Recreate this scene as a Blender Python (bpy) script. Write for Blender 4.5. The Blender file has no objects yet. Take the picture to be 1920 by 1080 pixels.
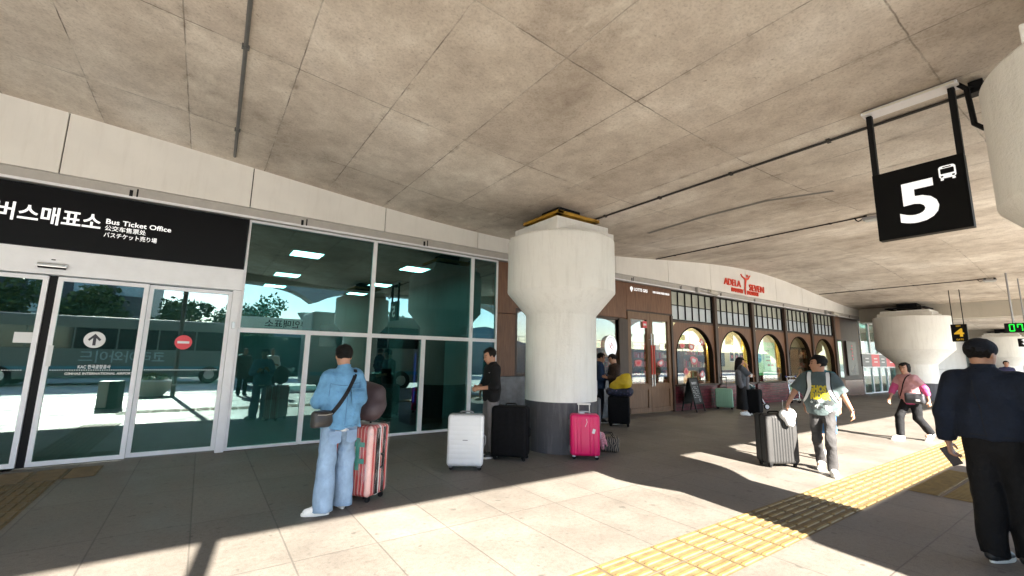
import bpy, bmesh, math, random
import numpy as np
from mathutils import Vector, Matrix
from mathutils.bvhtree import BVHTree

random.seed(7)
S = bpy.context.scene
COL = S.collection
R_ = math.radians

# ------------------------------------------------------------------ camera
CAMH = 1.55
_y, _p, _r = R_(55.25), R_(8.97), R_(1.03)
_fw = Vector((math.cos(_y)*math.cos(_p), math.sin(_y)*math.cos(_p), math.sin(_p)))
_rt = Vector((math.sin(_y), -math.cos(_y), 0))
_up = _rt.cross(_fw)
_r2 = math.cos(_r)*_rt + math.sin(_r)*_up
_u2 = -math.sin(_r)*_rt + math.cos(_r)*_up
cam = bpy.data.cameras.new('camera')
cam.sensor_width = 36
cam.lens = 36*823/1920
cam.clip_start = .05
cam.clip_end = 4000
camo = bpy.data.objects.new('camera', cam)
COL.objects.link(camo)
_m = Matrix((_r2, _u2, -_fw)).transposed().to_4x4()
_m.translation = (0, 0, CAMH)
camo.matrix_world = _m
S.camera = camo

# ------------------------------------------------------------------ daylight
SUN_EL = R_(30.3)
SUN_H = Vector((.129, .992, 0)).normalized()          # the way the light travels over the ground
W = bpy.data.worlds.new('World')
S.world = W
W.use_nodes = True
_nt = W.node_tree
_sky = _nt.nodes.new('ShaderNodeTexSky')
_sky.sky_type = 'NISHITA'
_sky.sun_disc = False
_sky.sun_elevation = SUN_EL
_sky.sun_rotation = math.atan2(-SUN_H.x, -SUN_H.y)
_sky.air_density = 1.0
_sky.dust_density = .3
_sky.ozone_density = 2.0
_nt.links.new(_sky.outputs[0], _nt.nodes['Background'].inputs[0])
_nt.nodes['Background'].inputs[1].default_value = .095
sun = bpy.data.lights.new('sun', 'SUN')
sun.energy = 5.0
sun.angle = R_(.5)
sun.color = (1, .935, .83)
suno = bpy.data.objects.new('sun', sun)
COL.objects.link(suno)
_d = Vector((SUN_H.x*math.cos(SUN_EL), SUN_H.y*math.cos(SUN_EL), -math.sin(SUN_EL)))
suno.rotation_euler = _d.to_track_quat('-Z', 'Y').to_euler()
suno.location = (-5, -40, 30)
S.view_settings.view_transform = 'Standard'
S.view_settings.look = 'None'
S.view_settings.gamma = 1
S.view_settings.exposure = 3.35
S.cycles.use_denoising = True
S.cycles.max_bounces = 14
S.cycles.transparent_max_bounces = 16
S.cycles.diffuse_bounces = 7

# ------------------------------------------------------------------ materials
_M = {}
def _new(name):
    m = bpy.data.materials.new(name)
    m.use_nodes = True
    nt = m.node_tree
    nt.nodes.clear()
    out = nt.nodes.new('ShaderNodeOutputMaterial')
    return m, nt, out
def _n(nt, t, **kw):
    n = nt.nodes.new(t)
    for k, v in kw.items():
        if k == 'ins':
            for a, b in v.items():
                n.inputs[a].default_value = b
        else:
            setattr(n, k, v)
    return n
def _c(c):
    return (c[0], c[1], c[2], 1) if len(c) == 3 else c
def noise(nt, scale, detail=4, rough=.6, stretch=None, coord=None):
    tc = coord or nt.nodes.get('TC') or _n(nt, 'ShaderNodeTexCoord', name='TC')
    src = tc.outputs['Object']
    if stretch:
        mp = _n(nt, 'ShaderNodeMapping')
        mp.inputs['Scale'].default_value = stretch
        nt.links.new(src, mp.inputs['Vector'])
        src = mp.outputs[0]
    n = _n(nt, 'ShaderNodeTexNoise', ins={'Scale': scale, 'Detail': detail, 'Roughness': rough})
    nt.links.new(src, n.inputs['Vector'])
    return n.outputs['Fac']
def ramp(nt, fac, stops):
    r = _n(nt, 'ShaderNodeValToRGB')
    e = r.color_ramp.elements
    while len(e) < len(stops):
        e.new(.5)
    for i, (p, c) in enumerate(stops):
        e[i].position = p
        e[i].color = _c(c)
    nt.links.new(fac, r.inputs[0])
    return r.outputs[0]
def mixc(nt, fac, a, b, mode='MIX'):
    m = _n(nt, 'ShaderNodeMix', data_type='RGBA', blend_type=mode)
    for s, v in ((0, fac), (6, a), (7, b)):
        if hasattr(v, 'links') or hasattr(v, 'is_linked'):
            nt.links.new(v, m.inputs[s])
        else:
            m.inputs[s].default_value = v if s == 0 else _c(v)
    return m.outputs[2]
def math_(nt, op, a, b=None, c=None):
    m = _n(nt, 'ShaderNodeMath', operation=op)
    for i, v in enumerate((a, b, c)):
        if v is None:
            continue
        if hasattr(v, 'is_linked'):
            nt.links.new(v, m.inputs[i])
        else:
            m.inputs[i].default_value = v
    return m.outputs[0]
def mat(name, col, rough=.6, metal=0., var=.12, vs=6, bump=0., bs=40, spec=.5, stretch=None, emit=None, es=0, sheen=0, coat=0, bd=.01):
    """A Principled surface whose colour drifts with noise."""
    if name in _M:
        return _M[name]
    m, nt, out = _new(name)
    p = _n(nt, 'ShaderNodeBsdfPrincipled', ins={'Roughness': rough, 'Metallic': metal, 'Specular IOR Level': spec, 'Sheen Weight': sheen, 'Coat Weight': coat})
    if var:
        f = noise(nt, vs, 5, .62, stretch)
        lo = tuple(max(0, c*(1-var*1.6)) for c in col)
        hi = tuple(min(1, c*(1+var*1.6)) for c in col)
        nt.links.new(ramp(nt, f, [(.25, lo), (.75, hi)]), p.inputs['Base Color'])
    else:
        p.inputs['Base Color'].default_value = _c(col)
    if bump:
        b = _n(nt, 'ShaderNodeBump', ins={'Strength': bump, 'Distance': bd})
        nt.links.new(noise(nt, bs, 4, .6, stretch), b.inputs['Height'])
        nt.links.new(b.outputs[0], p.inputs['Normal'])
    if emit:
        p.inputs['Emission Color'].default_value = _c(emit)
        p.inputs['Emission Strength'].default_value = es
    nt.links.new(p.outputs[0], out.inputs[0])
    _M[name] = m
    return m
def glass(name, tint, refl=.18, rough=0.0, wav=.0, gcol=(.95, 1, .99), cap=.9, fres=.9):
    if name in _M:
        return _M[name]
    m, nt, out = _new(name)
    t = _n(nt, 'ShaderNodeBsdfTransparent', ins={'Color': _c(tint)})
    g = _n(nt, 'ShaderNodeBsdfGlossy', ins={'Color': _c(gcol), 'Roughness': rough})
    if wav:
        b = _n(nt, 'ShaderNodeBump', ins={'Strength': wav, 'Distance': .02})
        nt.links.new(noise(nt, .9, 1, .4), b.inputs['Height'])
        nt.links.new(b.outputs[0], g.inputs['Normal'])
    lw = _n(nt, 'ShaderNodeLayerWeight', ins={'Blend': .22})
    f = math_(nt, 'MULTIPLY_ADD', lw.outputs['Fresnel'], fres, refl)
    f = math_(nt, 'MINIMUM', f, cap)
    sm = ramp(nt, noise(nt, 1.1, 6, .7, (1, 1, .45)), [(.35, (.86, .86, .86)), (.65, (1.06, 1.06, 1.06))])
    f = math_(nt, 'MULTIPLY', f, sm)
    mx = _n(nt, 'ShaderNodeMixShader')
    nt.links.new(f, mx.inputs[0])
    nt.links.new(t.outputs[0], mx.inputs[1])
    nt.links.new(g.outputs[0], mx.inputs[2])
    nt.links.new(mx.outputs[0], out.inputs[0])
    _M[name] = m
    return m
def emis(name, col, s):
    if name in _M:
        return _M[name]
    m, nt, out = _new(name)
    e = _n(nt, 'ShaderNodeEmission', ins={'Color': _c(col), 'Strength': s})
    nt.links.new(e.outputs[0], out.inputs[0])
    _M[name] = m
    return m

# ------------------------------------------------------------------ scene graph
def meta(o, label=None, cat=None, group=None, kind=None):
    for k, v in (('label', label), ('category', cat), ('group', group), ('kind', kind)):
        if v:
            o[k] = v
    return o
def thing(name, label, cat, loc=(0, 0, 0), rz=0, group=None):
    o = bpy.data.objects.new(name, None)
    o.empty_display_size = .2
    COL.objects.link(o)
    o.location = loc
    o.rotation_euler = (0, 0, R_(rz))
    return meta(o, label, cat, group)
def link(name, me, mats, parent=None, world=False):
    o = bpy.data.objects.new(name, me)
    COL.objects.link(o)
    for m in (mats if isinstance(mats, (list, tuple)) else [mats]):
        me.materials.append(m)
    if parent:
        o.parent = parent
        if world:       # the mesh was drawn in world coordinates
            p = parent
            inv = Matrix()
            while p:
                inv = inv @ p.matrix_basis.inverted() if False else inv
                p = p.parent
            o.matrix_parent_inverse = wm(parent).inverted()
    return o
def wm(o):
    return (wm(o.parent) @ o.matrix_parent_inverse @ o.matrix_basis) if o.parent else o.matrix_basis.copy()
def children(o):
    return [c for c in o.children]
def dup(root, loc, rz, label=None, group=None, scale=None):
    r = root.copy()
    COL.objects.link(r)
    r.location = loc
    r.rotation_euler = (0, 0, R_(rz))
    if scale:
        r.scale = scale
    if label:
        r['label'] = label
    if group:
        r['group'] = group
    def rec(a, b):
        for ch in list(a.children):
            c = ch.copy()
            COL.objects.link(c)
            c.parent = b
            rec(ch, c)
    rec(root, r)
    return r

class MB:
    """Collects shapes into one mesh."""
    def __init__(self):
        self.v, self.f, self.m = [], [], []
    def add(self, vs, fs, mi=0, M=None):
        b = len(self.v)
        self.v += [tuple(M @ Vector(p)) if M else tuple(p) for p in vs]
        self.f += [tuple(b+i for i in f) for f in fs]
        self.m += [mi]*len(fs)
        return self
    def box(self, x0, x1, y0, y1, z0, z1, mi=0, M=None):
        v = [(x0, y0, z0), (x1, y0, z0), (x1, y1, z0), (x0, y1, z0), (x0, y0, z1), (x1, y0, z1), (x1, y1, z1), (x0, y1, z1)]
        return self.add(v, [(0, 3, 2, 1), (4, 5, 6, 7), (0, 1, 5, 4), (1, 2, 6, 5), (2, 3, 7, 6), (3, 0, 4, 7)], mi, M)
    def tube(self, pts, r, n=8, mi=0, M=None, caps=True, flat=None):
        pts = [Vector(p) for p in pts]
        k = len(pts)
        rs = r if isinstance(r, list) else [r]*k
        t0 = (pts[1]-pts[0]).normalized()
        u = t0.orthogonal().normalized()
        if flat:
            u = (Vector(flat)-Vector(flat).dot(t0)*t0).normalized()
        vs, fs = [], []
        for i, p in enumerate(pts):
            t = (pts[min(i+1, k-1)]-pts[max(i-1, 0)]).normalized()
            u = (u-u.dot(t)*t).normalized()
            w = t.cross(u)
            for j in range(n):
                a = 2*math.pi*j/n
                ra, rb = rs[i] if isinstance(rs[i], tuple) else (rs[i], rs[i])
                vs.append(p+u*math.cos(a)*ra+w*math.sin(a)*rb)
        for i in range(k-1):
            for j in range(n):
                fs.append((i*n+j, i*n+(j+1) % n, (i+1)*n+(j+1) % n, (i+1)*n+j))
        if caps:
            fs.append(tuple(range(n-1, -1, -1)))
            fs.append(tuple((k-1)*n+j for j in range(n)))
        return self.add(vs, fs, mi, M)
    def lathe(self, prof, n=32, c=(0, 0, 0), mi=0, M=None, caps=True):
        vs, fs = [], []
        for r, z in prof:
            for j in range(n):
                a = 2*math.pi*j/n
                vs.append((c[0]+r*math.cos(a), c[1]+r*math.sin(a), c[2]+z))
        k = len(prof)
        for i in range(k-1):
            for j in range(n):
                fs.append((i*n+j, i*n+(j+1) % n, (i+1)*n+(j+1) % n, (i+1)*n+j))
        if caps:
            fs.append(tuple(range(n-1, -1, -1)))
            fs.append(tuple((k-1)*n+j for j in range(n)))
        return self.add(vs, fs, mi, M)
    def prism(self, poly, z0, z1, mi=0, M=None):
        n = len(poly)
        a = sum(poly[i][0]*poly[(i+1) % n][1]-poly[(i+1) % n][0]*poly[i][1] for i in range(n))
        if a < 0:
            poly = poly[::-1]
        vs = [(x, y, z0) for x, y in poly]+[(x, y, z1) for x, y in poly]
        fs = [tuple(range(n-1, -1, -1)), tuple(range(n, 2*n))]+[(i, (i+1) % n, n+(i+1) % n, n+i) for i in range(n)]
        return self.add(vs, fs, mi, M)
    def ball(self, c, r, n=12, mi=0, M=None):
        r = r if isinstance(r, (tuple, list)) else (r, r, r)
        prof = [(math.sin(math.pi*i/n), -math.cos(math.pi*i/n)) for i in range(n+1)]
        prof[0] = (1e-3, -1)
        prof[-1] = (1e-3, 1)
        T = Matrix.Translation(c) @ Matrix.Diagonal((*r, 1))
        return self.lathe(prof, n*2, mi=mi, M=(M @ T) if M else T)
    def build(self, name, mats, parent=None, smooth=None, bevel=0, world=False, seg=2):
        me = bpy.data.meshes.new(name)
        me.from_pydata(self.v, [], self.f)
        me.polygons.foreach_set('material_index', self.m)
        if bevel:
            bm = bmesh.new()
            bm.from_mesh(me)
            bmesh.ops.remove_doubles(bm, verts=bm.verts, dist=1e-5)
            ed = [e for e in bm.edges if len(e.link_faces) == 2 and e.calc_face_angle(0) > .6]
            bmesh.ops.bevel(bm, geom=ed, offset=bevel, segments=seg, profile=.6, affect='EDGES', clamp_overlap=True)
            bm.to_mesh(me)
            bm.free()
        if smooth:
            me.polygons.foreach_set('use_smooth', [True]*len(me.polygons))
            if smooth is not True:
                me.set_sharp_from_angle(angle=R_(smooth))
        return link(name, me, mats, parent, world)

FACE = Matrix(((1, 0, 0), (0, 0, -1), (0, 1, 0))).to_4x4()      # drawing plane x,y -> world X,Z, looking out to -Y
def T(x=0, y=0, z=0):
    return Matrix.Translation((x, y, z))
def RZ(a):
    return Matrix.Rotation(R_(a), 4, 'Z')
def RX(a):
    return Matrix.Rotation(R_(a), 4, 'X')
def RY(a):
    return Matrix.Rotation(R_(a), 4, 'Y')
def text_mesh(s, size, extrude=.003, bold=0., width=None, align='LEFT', shear=0):
    c = bpy.data.curves.new('text', 'FONT')
    c.body = s
    c.size = size
    c.extrude = extrude
    c.offset = bold
    c.align_x = align
    c.shear = shear
    c.resolution_u = 4
    o = bpy.data.objects.new('text', c)
    COL.objects.link(o)
    dg = bpy.context.evaluated_depsgraph_get()
    me = bpy.data.meshes.new_from_object(o.evaluated_get(dg))
    me.materials.clear()
    bpy.data.objects.remove(o)
    bpy.data.curves.remove(c)
    if width:
        xs = [v.co.x for v in me.vertices]
        w = max(xs)-min(xs)
        me.transform(Matrix.Translation((0, 0, 0)) @ Matrix.Diagonal((width/w, 1, 1, 1)))
    return me
def lettering(name, s, size, M, m, parent, extrude=.003, bold=0., width=None, align='LEFT', shear=0, world=True):
    me = text_mesh(s, size, extrude, bold, width, align, shear)
    me.transform(M)
    me.name = name
    return link(name, me, m, parent, world)
# ------------------------------------------------------------------ soft bodies: blended tapered capsules, polygonised
class Field:
    def __init__(self, lo, hi, h):
        self.h = h
        self.lo = np.array(lo, np.float32)
        n = np.ceil((np.array(hi)-np.array(lo))/h).astype(int)+1
        self.ax = [self.lo[i]+h*np.arange(n[i], dtype=np.float32) for i in range(3)]
        self.f = np.full(n, .3, np.float32)
    def _win(self, lo, hi):
        s = []
        for i in range(3):
            a = int(np.clip(np.floor((lo[i]-self.lo[i])/self.h), 0, len(self.ax[i])))
            b = int(np.clip(np.ceil((hi[i]-self.lo[i])/self.h)+1, 0, len(self.ax[i])))
            s.append(slice(a, b))
        return tuple(s)
    def _grid(self, s):
        return (self.ax[0][s[0]][:, None, None], self.ax[1][s[1]][None, :, None], self.ax[2][s[2]][None, None, :])
    def _put(self, s, d, k, sub=False):
        g = self.f[s]
        if sub:
            d = -d
            if k:
                q = np.maximum(k-np.abs(g-d), 0)/k
                self.f[s] = np.maximum(g, d)+q*q*k*.25
            else:
                self.f[s] = np.maximum(g, d)
            return
        if k:
            q = np.maximum(k-np.abs(g-d), 0)/k
            self.f[s] = np.minimum(g, d)-q*q*k*.25
        else:
            self.f[s] = np.minimum(g, d)
    def cone(self, a, b, ra, rb, k=.03, flat=None, cut=None, sub=False):
        """tapered capsule a->b; flat=(axis vector, factor) squeezes the section; cut=True makes the b end flat"""
        a, b = np.array(a, np.float32), np.array(b, np.float32)
        m = max(ra, rb)*(1 if not flat or flat[1] >= 1 else 1/flat[1])*1.0+k+3*self.h
        s = self._win(np.minimum(a, b)-m, np.maximum(a, b)+m)
        X, Y, Z = self._grid(s)
        ab = b-a
        L2 = float(ab.dot(ab))+1e-9
        px, py, pz = X-a[0], Y-a[1], Z-a[2]
        t = np.clip((px*ab[0]+py*ab[1]+pz*ab[2])/L2, 0, 1)
        dx, dy, dz = px-t*ab[0], py-t*ab[1], pz-t*ab[2]
        sc = 1.
        if flat:
            ax = np.array(flat[0], np.float32)
            ax = ax/np.linalg.norm(ax)
            dt = dx*ax[0]+dy*ax[1]+dz*ax[2]
            e = 1/flat[1]-1
            dx, dy, dz = dx+dt*e*ax[0], dy+dt*e*ax[1], dz+dt*e*ax[2]
            sc = min(1., flat[1])*.5+.5
        d = (np.sqrt(dx*dx+dy*dy+dz*dz)-(ra+t*(rb-ra)))*sc
        if cut:
            L = math.sqrt(L2)
            d = np.maximum(d, (px*ab[0]+py*ab[1]+pz*ab[2])/L-L)
        self._put(s, d, k, sub)
        return self
    def ell(self, c, r, k=.02, M=None, sub=False):
        c = np.array(c, np.float32)
        m = max(r)+k+3*self.h
        s = self._win(c-m, c+m)
        X, Y, Z = self._grid(s)
        px, py, pz = X-c[0], Y-c[1], Z-c[2]
        if M is not None:       # M rotates local -> world
            px, py, pz = (M[0][i]*px+M[1][i]*py+M[2][i]*pz for i in range(3))
        q = np.sqrt((px/r[0])**2+(py/r[1])**2+(pz/r[2])**2)
        d = (q-1)*min(r)*.6+(q-1)*.4*float(np.mean(r))
        self._put(s, d, k, sub)
        return self
    def box(self, c, hs, r, k=.0, M=None, sub=False):
        c = np.array(c, np.float32)
        m = float(np.linalg.norm(hs))+k+3*self.h
        s = self._win(c-m, c+m)
        X, Y, Z = self._grid(s)
        px, py, pz = X-c[0], Y-c[1], Z-c[2]
        if M is not None:
            px, py, pz = (M[0][i]*px+M[1][i]*py+M[2][i]*pz for i in range(3))
        qx, qy, qz = np.abs(px)-hs[0]+r, np.abs(py)-hs[1]+r, np.abs(pz)-hs[2]+r
        d = np.sqrt(np.maximum(qx, 0)**2+np.maximum(qy, 0)**2+np.maximum(qz, 0)**2)+np.minimum(np.maximum(qx, np.maximum(qy, qz)), 0)-r
        self._put(s, d, k, sub)
        return self
    def keep(self, fn):
        X, Y, Z = self._grid((slice(None),)*3)
        self.f = np.maximum(self.f, fn(X, Y, Z)).astype(np.float32)
        return self
    def wrinkle(self, amp, freq, seed, stretch=(1, 1, 1)):
        rng = np.random.RandomState(seed)
        X, Y, Z = self._grid((slice(None),)*3)
        acc = np.zeros_like(self.f)
        for i in range(5):
            d = rng.normal(size=3)
            d = d/np.linalg.norm(d)*freq*rng.uniform(.6, 1.7)
            ph = rng.uniform(0, 6.3)
            w = 1.2*np.sin(X*freq*.4+rng.uniform(0, 6))+1.2*np.sin(Z*freq*.5+rng.uniform(0, 6))
            acc += np.abs(np.sin(.5*(X*d[0]*stretch[0]+Y*d[1]*stretch[1]+Z*d[2]*stretch[2]+w)+ph))
        self.f = self.f+(amp*(acc/5-.62)*2).astype(np.float32)
        return self
    def mesh(self):
        f = np.pad(self.f, 1, constant_values=.3)
        n = f.shape
        ins = f < 0
        code = np.zeros((n[0]-1, n[1]-1, n[2]-1), np.int8)
        for i in (0, 1):
            for j in (0, 1):
                for k in (0, 1):
                    code += ins[i:n[0]-1+i, j:n[1]-1+j, k:n[2]-1+k]
        act = (code > 0) & (code < 8)
        idx = np.full(act.shape, -1, np.int64)
        cells = np.argwhere(act)
        idx[act] = np.arange(len(cells))
        acc = np.zeros((len(cells), 3))
        cnt = np.zeros(len(cells))
        c0 = cells
        for ax in range(3):
            o = [a for a in range(3) if a != ax]
            for u in (0, 1):
                for v in (0, 1):
                    p = c0.copy()
                    p[:, o[0]] += u
                    p[:, o[1]] += v
                    q = p.copy()
                    q[:, ax] += 1
                    fa, fb = f[tuple(p.T)], f[tuple(q.T)]
                    cr = (fa < 0) != (fb < 0)
                    t = np.where(cr, fa/np.where(cr, fa-fb, 1), 0)
                    pt = (p-c0).astype(float)
                    pt[:, ax] += t
                    acc += pt*cr[:, None]
                    cnt += cr
        V = (c0+acc/cnt[:, None]-1)*self.h+self.lo
        F = []
        for ax in range(3):
            u, v = [(1, 2), (2, 0), (0, 1)][ax]
            sl = [slice(1, n[a]-1) for a in range(3)]
            sl[ax] = slice(0, n[ax]-1)
            s2 = list(sl)
            s2[ax] = slice(1, n[ax])
            a, b = ins[tuple(sl)], ins[tuple(s2)]
            for flip, msk in ((0, a & ~b), (1, ~a & b)):
                e = np.argwhere(msk)
                if not len(e):
                    continue
                e = e+1
                e[:, ax] -= 1
                q = []
                for du, dv in ((-1, -1), (0, -1), (0, 0), (-1, 0)):
                    p = e.copy()
                    p[:, u] += du
                    p[:, v] += dv
                    q.append(idx[tuple(p.T)])
                q = np.stack(q, 1)
                F.append(q[:, ::-1] if flip else q)
        F = np.concatenate(F)
        return V, F
def field_obj(name, fl, mats, parent=None, pick=None, relax=1):
    V, F = fl.mesh()
    for _ in range(relax):
        acc = np.zeros_like(V)
        cnt = np.zeros(len(V))
        for a in range(4):
            b = (a+1) % 4
            np.add.at(acc, F[:, a], V[F[:, b]])
            np.add.at(acc, F[:, b], V[F[:, a]])
            np.add.at(cnt, F[:, a], 1)
            np.add.at(cnt, F[:, b], 1)
        V = V*.5+.5*acc/np.maximum(cnt, 1)[:, None]
    me = bpy.data.meshes.new(name)
    me.vertices.add(len(V))
    me.vertices.foreach_set('co', V.astype(np.float32).ravel())
    me.loops.add(F.size)
    me.loops.foreach_set('vertex_index', F.ravel().astype(np.int32))
    me.polygons.add(len(F))
    me.polygons.foreach_set('loop_start', np.arange(0, F.size, 4, dtype=np.int32))
    me.polygons.foreach_set('use_smooth', np.ones(len(F), bool))
    me.update(calc_edges=True)
    if pick is not None:
        me.polygons.foreach_set('material_index', pick(V[F].mean(1)).astype(np.int32))
    me.validate()
    return link(name, me, mats, parent)

# ------------------------------------------------------------------ people
def jit(base, **kw):
    d = dict(base)
    d.update(kw)
    return d
STAND = dict(pelvis=(0, 0, .94), chest=(0, .0, 1.27), neck=(0, -.005, 1.45), head=(0, .025, 1.585),
             sR=(.17, -.01, 1.375), sL=(-.17, -.01, 1.375), eR=(.235, -.03, 1.11), eL=(-.235, -.03, 1.11),
             wR=(.245, .05, .87), wL=(-.245, .05, .87), hR=(.085, 0, .92), hL=(-.085, 0, .92),
             kR=(.095, .02, .5), kL=(-.095, .02, .5), aR=(.1, -.03, .085), aL=(-.1, -.03, .085),
             tR=(.03, .17), tL=(-.03, .17), fR=(0, .15, -1), fL=(0, .15, -1), curl=.5)
def v3(a):
    return np.array(a, float)
def unit(a):
    a = v3(a)
    return a/np.linalg.norm(a)
SKIN = mat('skin', (.36, .19, .12), .5, var=.08, vs=30, spec=.4)
LIP = mat('lip', (.36, .13, .1), .45, var=.05)
BROW = mat('brow', (.02, .016, .014), .7, var=.1)
HAIR = mat('black hair', (.006, .005, .0045), .7, spec=.2, var=.5, vs=60, bump=1., bs=110, stretch=(2, 2, .5), bd=.02)
SOLE = mat('white sole', (.75, .74, .7), .6, var=.06)
def person(label, loc, face, J, h=.009, yaw=0, nod=0, scale=1., parts=(), group=None, skin=None, name='person'):
    """parts: list of (name, kwargs); the body is one mesh and the top-level object, clothes and hair are its children"""
    J = {k: (v3(v) if isinstance(v, tuple) else v) for k, v in J.items()}
    Rh = (Matrix.Rotation(R_(yaw), 3, 'Z') @ Matrix.Rotation(R_(nod), 3, 'X'))
    Mh = [[Rh[i][j] for j in range(3)] for i in range(3)]
    hc = J['head']
    H = lambda x, y, z: tuple(hc+v3(Rh @ Vector((x, y, z))))
    pts = np.array([J[k] for k in ('pelvis', 'head', 'eR', 'eL', 'wR', 'wL', 'kR', 'kL', 'aR', 'aL', 'sR', 'sL')])
    lo, hi = pts.min(0)-.3, pts.max(0)+.3
    lo[2] = max(lo[2], -.02)
    lo[2] = min(lo[2], -.02) if J['aR'][2] < .3 else lo[2]
    B = Field(lo, hi, h)
    p, c, nk = J['pelvis'], J['chest'], J['neck']
    yv = unit(np.cross([0, 0, 1], J['sR']-J['sL']))       # forward of the trunk
    B.cone(p, p+(c-p)*.45, .15, .14, .05, flat=(yv, .62)).cone(p+(c-p)*.45, c, .14, .16, .05, flat=(yv, .6))
    B.cone(J['sL']*.75+c*.25+[0, 0, -.01], J['sR']*.75+c*.25+[0, 0, -.01], .055, .055, .06)
    B.cone(nk-[0, 0, .03], H(0, -.03, -.05), .062, .056, .03)
    for s in 'RL':
        sgn = 1 if s == 'R' else -1
        B.cone(J['s'+s], J['e'+s], .052, .04, .03)
        B.cone(J['e'+s], J['w'+s], .041, .026, .015)
        if s+'hand' not in J or J[s+'hand'] is not None:
            w = J['w'+s]
            d = unit(J['f'+s])
            th = unit(np.cross(d, [0, 0, 1]) if abs(d[2]) < .9 else [0, 1, 0])     # thumb side
            if abs(d[2]) >= .9:
                th = unit(th-th.dot(d)*d)
            if abs(d[2]) < .9:
                th = v3([0, 0, 1])-d[2]*d
                th = unit(th)
            pn = np.cross(d, th)*(-sgn)          # the way the palm faces
            if abs(d[2]) >= .9 and pn.dot([-sgn, 0, 0]) < 0:
                pn = -pn
            kn = w+d*.085
            B.cone(w, kn, .03, .036, .012, flat=(pn, .5))
            cu = J['curl']
            for i, (o, L) in enumerate(((.028, .07), (.0095, .078), (-.0095, .072), (-.028, .056))):
                a = kn+th*o
                b = a+unit(d+pn*cu*.7)*L*.5
                e = b+unit(d*(1-cu*.6)+pn*cu*1.5)*L*.5
                B.cone(a-d*.01, b, .0098, .009, .003).cone(b, e, .009, .0075, .003)
            a = w+d*.03+th*.028
            b = a+unit(d*.7+th*.8+pn*.3)*.038
            B.cone(a, b, .014, .011, .006).cone(b, b+unit(d+pn*.5+th*.1)*.03, .011, .009, .004)
        B.cone(J['h'+s], J['k'+s], .07, .046, .04)
        k_, a_ = J['k'+s], J['a'+s]
        B.cone(k_, k_+(a_-k_)*.35, .045, .046, .02).cone(k_+(a_-k_)*.35, a_, .046, .03, .02)
        t = J['t'+s]
        B.cone(a_+[0, 0, -.035], a_+v3([t[0]*.85, t[1]*.85, -.05]), .038, .03, .02)
    B.ell(H(0, -.012, .025), (.076, .096, .09), .02, Mh).ell(H(0, .028, -.03), (.061, .064, .085), .03, Mh)
    B.cone(H(0, .03, -.08), H(0, .055, -.098), .045, .03, .03).cone(H(0, .082, .004), H(0, .103, -.03), .008, .014, .012)
    B.cone(H(-.032, .074, .024), H(.032, .074, .024), .013, .013, .012).ell(H(0, .088, -.062), (.024, .012, .012), .012, Mh)
    for s in (-1, 1):
        B.ell(H(s*.077, -.008, -.008), (.010, .021, .033), .006, Mh)
        B.ell(H(s*.031, .096, .004), (.015, .012, .009), .012, Mh, sub=True)
    inv = np.array(Mh)
    def pick(C):
        q = (C-hc) @ inv
        x, y, z = np.abs(q[:, 0]), q[:, 1], q[:, 2]
        m = np.zeros(len(C), int)
        m[(x < .022) & (np.abs(z+.062) < .009) & (y > .075)] = 1
        m[(np.abs(x-.032) < .011) & (np.abs(z-.003) < .005) & (y > .055)] = 2
        m[(np.abs(x-.034) < .018) & (np.abs(z-.028) < .0045) & (y > .05)] = 2
        return m
    body = field_obj(name, B, [skin or SKIN, LIP, BROW], None, pick)
    body.location = loc
    body.rotation_euler = (0, 0, R_(face-90))
    body.scale = (scale,)*3
    meta(body, label, 'person', group)
    out = {'body': body}
    for nm, kw in parts:
        kw = dict(kw)
        ty = kw.pop('type')
        hh = kw.pop('h', h)
        m = kw.pop('m')
        F = Field(lo-.06, hi+.06, hh)
        if ty == 'top':
            g = jit(dict(fat=.025, hem=.86, sleeve=1., cuff=.045, arm=.062, collar=0, flare=.0, amp=.011, freq=24, belly=0, seed=1), **kw)
            fa = g['fat']
            hp = p+v3([0, 0, g['hem']-.94-.05])
            F.cone(hp, p+(c-p)*.5, .160+fa+g['flare'], .146+fa+g['belly'], .05, flat=(yv, .64)).cone(p+(c-p)*.4, c+[0, 0, .01], .146+fa+g['belly'], .160+fa, .05, flat=(yv, .6))
            F.cone(J['sL']*.72+c*.28+[0, 0, .005], J['sR']*.72+c*.28+[0, 0, .005], .058+fa*.5, .058+fa*.5, .07)
            F.cone(nk-[0, 0, .07], nk-[0, 0, .0], .1, .064, .06, cut=True)
            F.keep(lambda X, Y, Z: (g['hem']-Z)+0*X+0*Y)
            for s in 'RL':
                S_, E_, W_ = J['s'+s], J['e'+s], J['w'+s]
                sl = g['sleeve']
                if sl >= .5:
                    F.cone(S_, E_, g['arm'], g['arm'], .05)
                    q = E_+(W_-E_)*min(1, (sl-.5)*2)
                    F.cone(E_, q, g['arm'], g['cuff'], .02, cut=True)
                else:
                    q = S_+(E_-S_)*sl*2
                    F.cone(S_, q, g['arm'], g['arm']+.012, .045, cut=True)
            if 'top' in g:
                F.keep(lambda X, Y, Z: (Z-g['top'])+0*X+0*Y)
            if g['collar']:
                F.cone(nk-[0, .0, .025], nk+v3([0, .006, g['collar']]), .078, .07, .01, cut=True)
            F.wrinkle(g['amp'], g['freq'], g['seed'])
        elif ty == 'legs':
            g = jit(dict(thigh=.1, knee=.075, cuff=.07, end=.06, waist=1.0, amp=.010, freq=20, seed=2, seat=.02), **kw)
            F.cone(p+[0, 0, .04], p-[0, 0, .04], .145+g['seat'], .15+g['seat'], .04, flat=(yv, .68))
            F.keep(lambda X, Y, Z: (Z-g['waist'])+0*X+0*Y)
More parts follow.
